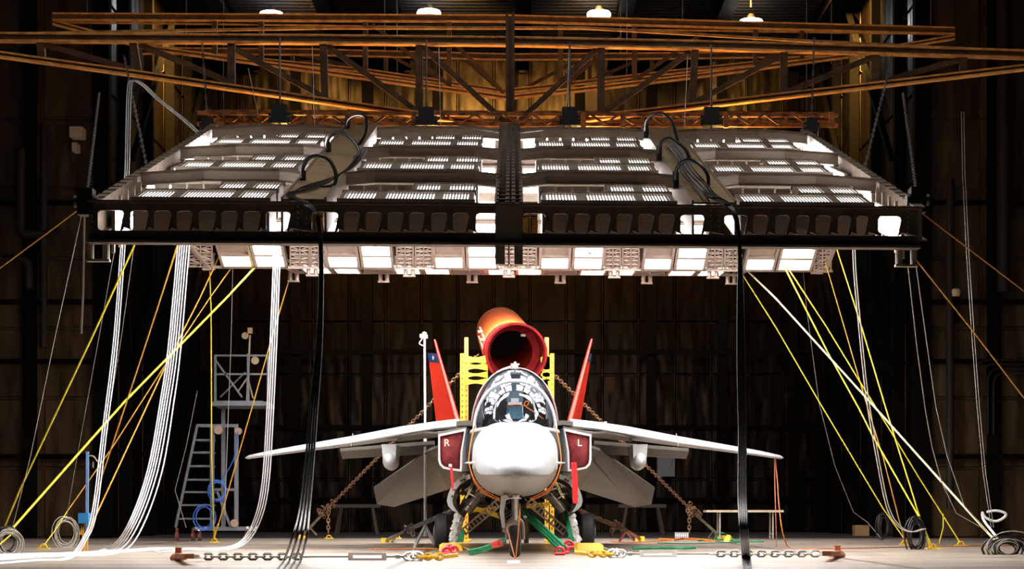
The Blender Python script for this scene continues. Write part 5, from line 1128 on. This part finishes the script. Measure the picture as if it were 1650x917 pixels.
# folding table
t = thing('folding_table', 'long cream folding table standing right behind the right wing tip', 'table', (P(1200, 0, 44).x, 44, 0))
p, q = P(1138, 822, 43.7), P(1262, 822, 43.7); a = MB(); a.box(p.x, q.x, 43.6, 44.4, q.z - .055, q.z); a.build('tabletop', mat('cream laminate', (.62, .50, .36), .5), t)
for px in (1158, 1243):
    v = P(px, 828, 44); a = MB(); a.bar((v.x, 43.75, .01), (v.x, 43.75, q.z - .05), .035); a.bar((v.x, 44.25, .01), (v.x, 44.25, q.z - .05), .035); a.bar((v.x, 43.75, .12), (v.x, 44.25, .12), .03); a.build('leg_frame', M_gc, t)
# hanging cords from the right wing tip
cable('hanging_cord', 'red cord hanging straight down from the right wing tip', [P(1248, 738, 32.5), P(1248.5, 780, 32.4), P(1250, 830, 32.3), PF(1251.5, 882, .0)], .009, mat('rose cord', (.75, .25, .18), .5), 'cord')
cable('hanging_cord', 'orange cord falling from the right wing tip and running right along the floor', [P(1249, 738, 32.5), P(1253, 780, 32.3), P(1254, 800, 32.2), P(1258, 840, 32), P(1263, 865, 32), PF(1272, 882, .01), PF(1300, 884, .01), PF(1340, 884, .01), PF(1400, 883, .01), PF(1480, 881, .01), PF(1560, 880, .01), PF(1655, 879, .01)], .012, mat('burnt orange cord', (.65, .20, .05), .5), 'cord')
# box and flat cords near the right chain
t = thing('small_speaker_box', 'small white ribbed box on the dark floor right of the right chain', 'box', PF(1098, 868))
b = PF(1098, 868); a = MB(); a.box(b.x - .17, b.x + .17, b.y - .12, b.y + .12, 0, .16); a.build('box_body', M_grn, t)
a = MB()
for k in range(7): a.box(b.x - .16 + k * .048, b.x - .14 + k * .048, b.y - .135, b.y - .12, .02, .14)
a.box(b.x - .17, b.x + .17, b.y - .14, b.y - .12, .075, .09); a.build('ribs', M_white, t)
for (lab, pts, m_, r) in (('orange cord lying on the floor before the small ribbed box', [(1062, 869), (1085, 870), (1100, 868), (1118, 869), (1150, 872)], M_orange, .03),
                          ('green cord looping on the floor right of the ribbed box', [(1125, 871), (1150, 869), (1170, 870), (1190, 872), (1230, 873)], M_green, .02),
                          ('green cord lying straight along the floor right of the right chock', [(1020, 884), (1060, 883), (1095, 883.5), (1120, 883)], M_green, .025),
                          ('thin green cord on the floor left of the right black cables', [(1060, 875), (1100, 876), (1150, 875), (1200, 874)], M_green, .012),
                          ('orange cord on the bright floor left of the green cord', [(985, 873), (1020, 874), (1060, 872), (1075, 870)], M_orange, .014),
                          ('thin red cord along the floor left of the nose wheel', [(600, 885), (660, 884), (720, 885), (760, 884)], M_orange, .010)):
    cable('extension_cord', lab, [PF(x, y, .02) for x, y in pts], r, m_, 'cord')
cable('extension_cord', 'green cord arched up beside the right chain anchor', [PF(1150, 871, .02), P(1156, 862, 41), P(1165, 859, 41), P(1175, 864, 41), PF(1186, 875, .02)], .012, M_green, 'cord')
a = MB(); v = PF(1174, 872); a.lathe([(.12, 0), (.10, .05), (.04, .14)], v, n=10); tag(a.build('yellow_cone_weight', M_strap, None, True), 'small yellow lump on the green cords by the right chain anchor', 'weight')
# floor tape mark under the nose wheel
a = MB(); v = PF(829, 909); a.box(v.x - .09, v.x + .07, 21.9, 23.3, 0, .004); tag(a.build('white_floor_tape', M_white), 'short white tape mark on the floor before the nose wheel', 'tape')
# grey cabinet and sawhorses in the dark behind
v = P(1073, 768, 56); t = thing('grey_cabinet', 'dim grey steel cabinet hanging on the dark back wall behind the right pod', 'cabinet', (v.x, 59.6, v.z))
a = MB(); x0_, x1_ = P(1059, 0, 59.3).x, P(1087, 0, 59.3).x; a.box(x0_, x1_, 59.2, 59.97, zr(768, 59.2), zr(728, 59.2)); a.build('cabinet_body', mat('grey enamel', (.16, .17, .19), .5), t)
a = MB(); a.box(x1_ - .12, x1_ - .08, 59.17, 59.2, zr(752, 59.2), zr(744, 59.2)); a.build('cabinet_handle', M_dark, t)
for i, (px, lab) in enumerate(((575, 'left of the two, behind the left chain'), (1035, 'right of the two, behind the right tailplane'))):
    Yw = 52; v = P(px, 0, Yw); t = thing('sawhorse', 'dim wooden sawhorse in the dark, ' + lab, 'sawhorse', (v.x, Yw, 0), 'sawhorses in the dark')
    mw = mat('dim raw wood', (.06, .04, .025), .7); a = MB(); a.box(v.x - .7, v.x + .7, Yw - .05, Yw + .05, .80, .90); a.build('top_beam', mw, t)
    for sx in (-1, 1):
        for sy in (-1, 1): a = MB(); a.bar((v.x + sx * .45, Yw + sy * .04, .82), (v.x + sx * .6, Yw + sy * .3, 0), .07); a.build('leg', mw, t)
a = MB(); v = P(1387, 848, 50); a.box(v.x - .2, v.x + .2, 49.8, 50.2, 0, .30); o = a.build('slatted_crate', mat('dim crate wood', (.40, .22, .10), .6)); tag(o, 'small slatted wooden crate on the dark floor at right', 'crate')
a = MB(); v = P(1476, 0, 48); a.box(v.x - .07, v.x + .07, 47.9, 48.1, zr(803, 48), zr(768, 48)); a.box(v.x - .1, v.x + .1, 47.8, 48.1, 0, zr(803, 48)); o = a.build('upright_crate', mat('ochre crate wood', (.45, .27, .08), .6)); tag(o, 'narrow ochre crate standing in the dark behind the right ropes', 'crate')
# ================================================================= straps, cable bundles, coils
def ropeW(name, label, pts, r, m, cat='strap', group=None, n=5, k=1):
    ws = []
    for q in pts:
        if len(q) == 3: ws.append(P(*q))
        else: ws.append(PF(q[0], q[1], .02))
    a = MB(); a.tube(smoothline(ws, k) if k > 1 else ws, r * .72, n); o = a.build(name, m, None, True, 80); return tag(o, label, cat, group)
def strap(label, pts, m=None, r=.022, cat='strap'): return ropeW('tension_strap' if r > .012 else 'guide_line', label, pts, r, m or M_strap, cat)
L = 'yellow strap from the rig down left, '
strap('thin orange strap from the left rig corner out to the left wall', [(128, 337, 23.5), (0, 432, 24.5), (-60, 476, 25)], M_strapo, .012)
strap('yellow strap falling farthest left, ending in the coil at the left edge', [(219, 390, 25), (150, 540, 26), (34, 785, 27.5), (4, 857, 28)])
strap('orange yellow strap starting at the second rope point from the left of the rig', [(288, 390, 25), (233, 560, 27), (164, 768, 30), (152, 812, 31)], M_strapo, .016)
strap('yellow strap reaching the floor beside the blue sensor stand', [(362, 394, 35), (322, 480, 34.5), (267, 589, 34), (152, 836, 31), (140, 868, 31)], M_strapo, .020)
strap('thin orange strap crossing behind the white bundle to the small left coil', [(379, 423, 35), (338, 480, 34.5), (263, 593, 34), (181, 721, 33.5), (109, 823, 33)], M_strapo, .016)
strap('thick bright yellow strap, the longest one crossing down to the left edge coil', [(423, 418, 35), (365, 480, 34), (200, 648, 31), (18, 854, 27.5)], None, .028)
strap('yellow strap hanging straight down in front of the access platform', [(338, 437, 35.2), (340, 500, 35.3), (341, 736, 36), (344, 841, 37.5), (345, 870, 38)], M_strap, .018)
strap('orange yellow strap from the rig corner crossing the platform cage', [(470, 437, 37), (451, 500, 37), (435, 555, 37), (358, 825, 37.5), (345, 868, 38)], M_strapo, .018)
strap('thin grey line from the left rig corner down to the left edge', [(135, 330, 24), (85, 560, 26), (48, 740, 27), (20, 850, 28)], M_gc, .008, 'line')
strap('thin grey line left of the white bundles', [(186, 395, 30), (160, 540, 31), (120, 760, 32), (108, 830, 33)], M_gc, .006, 'line')
strap('thin grey line right of the leftmost white bundle', [(216, 395, 30), (196, 540, 31), (170, 700, 32)], M_gc, .006, 'line')
strap('thin dark line from the rig to the access platform cage', [(375, 430, 36), (372, 560, 38), (368, 660, 39), (362, 830, 39.7)], M_gc, .012, 'line')
strap('thin slack line left of the platform ladder', [(318, 630, 39), (300, 720, 39), (282, 790, 39), (300, 850, 39)], M_gc, .008, 'line')
# right
strap('thick pale yellow strap, the longest one crossing right to the big coil', [(1200, 432, 36), (1250, 481, 35), (1343, 583, 33), (1413, 660, 31.5), (1517, 776, 29), (1593, 860, 27.5), (1605, 872, 27)], M_straw, .026)
strap('yellow strap ending low at the small dark coil', [(1195, 440, 36.5), (1250, 527, 36.2), (1318, 644, 36), (1392, 768, 35.5), (1424, 821, 35.5), (1457, 868, 35.5)], M_strap, .018)
strap('yellow strap reaching the floor clamp beside the hanging right coil', [(1260, 423, 35.2), (1335, 570, 34), (1385, 660, 33), (1405, 700, 32.5), (1481, 833, 31), (1503, 884, 31)], M_strap, .022)
strap('yellow strap ending at the yellow floor ring right of the hanging coil', [(1264, 424, 35.2), (1332, 527, 35), (1383, 611, 34), (1442, 706, 34), (1481, 770, 34), (1547, 874, 34)], M_strap, .018)
strap('orange strap ending above the floor between two coils', [(1330, 423, 35), (1363, 536, 35), (1393, 640, 34), (1424, 740, 34), (1449, 839, 34), (1456, 864, 34.5)], M_strapo, .016)
strap('yellow strap from the rear right corner down to the hanging coil', [(1348, 400, 34), (1386, 519, 33), (1428, 660, 32), (1445, 715, 31.5), (1469, 791, 31), (1478, 821, 31), (1499, 882, 31)], M_strap, .020)
strap('yellow strap from the lower right rig corner out to the right edge', [(1475, 417, 23.4), (1565, 530, 23.8), (1651, 642, 24.2), (1700, 706, 24.5)], M_strapo, .014)
strap('orange strap from the right rig corner out to the right wall', [(1485, 343, 23.4), (1570, 408, 24), (1655, 473, 25)], mat('dull orange webbing', (.6, .2, .03), .6), .012)
strap('short yellow strap tail hanging right of the coil', [(1520, 828, 33.5), (1520, 850, 33.5), (1513, 876, 33.5)], M_strap, .014)
strap('slack thin line falling left of the right straps', [(1293, 425, 37), (1300, 500, 37), (1320, 650, 37.5), (1345, 750, 38), (1375, 825, 38.5), (1398, 842, 38.5), (1415, 862, 38), (1425, 875)], M_gc, .007, 'line')
strap('thin grey line left of the two below the right rig corner', [(1463, 428, 23.6), (1477, 556, 25), (1491, 660, 26), (1502, 721, 26.5), (1517, 776, 27), (1541, 827, 27.5), (1581, 850, 27.8)], M_gc, .010, 'line')
strap('thin grey line right of the two below the right rig corner', [(1475, 420, 23.6), (1491, 536, 25), (1508, 655, 26), (1526, 734, 26.5), (1554, 815, 27), (1596, 864, 27.6)], M_gc, .010, 'line')
for i, dx in enumerate((0, 4)):
    strap('long thin grey line down the right wall, %s of the pair' % ('left', 'right')[i], [(1549 + dx, 180, 28), (1551 + dx, 282, 28), (1558 + dx, 420, 28), (1565 + dx, 527, 28), (1574 + dx, 650, 28), (1584 + dx, 761, 28), (1597 + dx, 850, 28)], M_gc, .008, 'line')
for (x0, y0, x1, y1, lab) in ((416, 185, 400, 110, 'left'), (507, 205, 503, 72, 'second'), (710, 205, 707, 72, 'third'), (912, 205, 917, 80, 'fourth'), (1103, 205, 1108, 90, 'fifth'), (1318, 210, 1318, 228, 'sixth')):
    strap('thin white suspension line above the rig, %s from the left' % lab, [(x0, y0, 32.8), (x1, y1, 33.2)], M_straw if lab == 'left' else M_wc, .010, 'line')
# white bundles
def bundle(label, pts, offs, r, grp, name='white_cable'):
    for j, (ox, s) in enumerate(offs):
        q = []
        for i, p in enumerate(pts):
            t = i / (len(pts) - 1); x = p[0] + ox * (1 + s * t)
            q.append((x, p[1], p[2] + .05 * j) if len(p) == 3 else (x, p[1] + (ox * .25)))
        ws = [P(*v) if len(v) == 3 else PF(v[0], v[1], .03) for v in q]
        a = MB(); a.tube(smoothline(ws, 5), r, 6); tag(a.build(name, M_wc if 'pale' not in name else M_gc, None, True, 80), label, 'cable', grp)
bundle('white cable in the leftmost bundle, passing over the truss down to the floor', [(338, 232, 31.8), (300, 196, 31.7), (255, 160, 31.5), (232, 138, 31.3), (214, 130, 31), (208, 150, 30.5), (205, 260, 30), (201, 340, 30), (196, 420, 30), (185, 560, 29.5), (168, 696, 28), (152, 824, 26.5), (136, 869, 26), (111, 899), (60, 903), (-40, 911)], [(-3, .2), (0, 0), (3, .4)], .0095, 'leftmost bundle of white cables')
bundle('white cable in the thick middle bundle sweeping down left to the floor', [(298, 365, 30), (294, 400, 30), (279, 560, 30), (267, 643, 29.8), (246, 758, 29), (213, 848, 28), (178, 887), (110, 893), (40, 896), (-40, 902)], [(-8, .1), (-4.5, .2), (-1, .3), (2.5, .4), (6, .8), (9, 1.6)], .0115, 'thick middle bundle of white cables')
bundle('white cable in the bundle right of the access platform, crossing the left wing tip', [(446, 400, 28.5), (445, 440, 28.5), (440, 560, 29), (434, 682, 30.2), (428, 773, 31), (418, 827, 31.5), (399, 866, 32), (370, 883), (310, 885), (262, 884), (200, 888), (120, 892), (40, 894), (-40, 897)], [(-5, .1), (-1.7, .2), (1.7, .3), (5, .5)], .0115, 'bundle of white cables right of the platform')
ropeW('white_cable_coil', 'crossed loop of white cable lying on the floor before the platform', [(250, 888), (270, 884.5), (285, 887), (300, 884), (275, 888), (255, 890), (320, 885), (350, 884)], .02, M_wc, 'cable', k=4)
bundle('pale grey cable in the pair drooping into the hanging right coil', [(1376, 390, 30), (1378, 440, 30), (1385, 519, 30), (1397, 635, 30), (1413, 731, 30), (1430, 815, 30), (1447, 846, 30), (1468, 857, 30), (1490, 852, 30)], [(-2.0, .1), (1.5, .4)], .010, 'pair of pale cables at right', 'pale_cable')
# coils
def hcoil(label, px, py, Y, R, n_, r, m, el, seed): coil('cable_coil', label, P(px, py, Y), R, n_, r, m, el=el, seed=seed, cat='cable coil', spread=.22)
hcoil('dark cable coil hanging from straps at the left edge', 14, 876, 27.2, .16, 7, .009, M_gc, 1.2, 3)
hcoil('black cable coil hanging with the grey one at the left edge', 10, 872, 27.4, .15, 6, .014, M_cab, 1.3, 4)
hcoil('small dark coil hanging from the thin strap left of the blue stand', 106, 858, 32.5, .17, 6, .008, M_gc, 1.5, 6)
hcoil('tall dark cable coil hanging at the crossing of the right straps', 1475, 862, 30.8, .15, 8, .014, M_cab, 1.8, 2)
hcoil('dim dark cable coil hanging left of the tall right coil', 1423, 848, 35.5, .12, 6, .010, M_cab, 1.9, 8)
coil('cable_coil', 'big tangle of black cable on the floor at the right edge', P(1622, 885, 27.0) * 1.0, .26, 12, .012, M_cab, ax=(0, 1, 0), el=.55, seed=9, cat='cable coil', spread=.4)
coil('cable_coil', 'grey cable loops lying over the black tangle at the right edge', P(1628, 884, 26.8), .30, 5, .008, M_gc, ax=(0, 1, 0), el=.6, seed=11, cat='cable coil', spread=.5)
cable('curved_white_hose', 'white hose curved like a bowl above the right edge tangle', [P(1612, 874, 28), P(1600, 858, 29), P(1585, 838, 30), P(1583, 826, 30), P(1588, 834, 30), P(1604, 840, 30), P(1618, 834, 30), P(1620, 827, 30), P(1605, 823, 30), P(1590, 825, 30)], .022, M_wc, 'hose')
for i, (px, py, Y, lab) in enumerate(((1503, 886, 31, 'yellow floor clamp under the hanging right coil'), (1548, 875, 34, 'yellow floor ring at the end of the rightmost straight strap'), (1458, 869, 35.5, 'small yellow floor ring left of the hanging coil'), (70, 883, 31, 'small yellow floor ring near the small left coil'), (345, 870, 38, 'yellow floor ring under the access platform'), (640, 866, 44, 'small yellow ring on the dark floor left of the pole stand'), (530, 866, 44, 'small yellow ring on the dark floor right of the left black cables'))):
    v = P(px, py, Y); v.z = 0; t = thing('floor_ring', lab, 'floor ring', v)
    a = MB(); a.box(v.x - .11, v.x + .11, v.y - .07, v.y + .07, 0, .025); a.build('ring_plate', M_yel, t)
    a = MB(); a.tube([v + Vector((.06 * math.cos(k * math.pi / 6), 0, .03 + .06 * math.sin(k * math.pi / 6))) for k in range(7)], .014, 5); a.build('ring', M_yel, t)
strap('short yellow strap tail from the small left coil to its floor ring', [(109, 823, 33), (92, 850, 32), (70, 880, 31)], M_strap, .014)
strap('knotted yellow strap end in front of the access platform', [(352, 845, 37), (347, 855, 37.4), (344, 868, 38)], M_strap, .024)
strap('short yellow strap from the left edge coil down to the floor', [(4, 857, 28), (12, 850, 27.6), (22, 858, 27.4), (-4, 880, 27)], M_strap, .018)
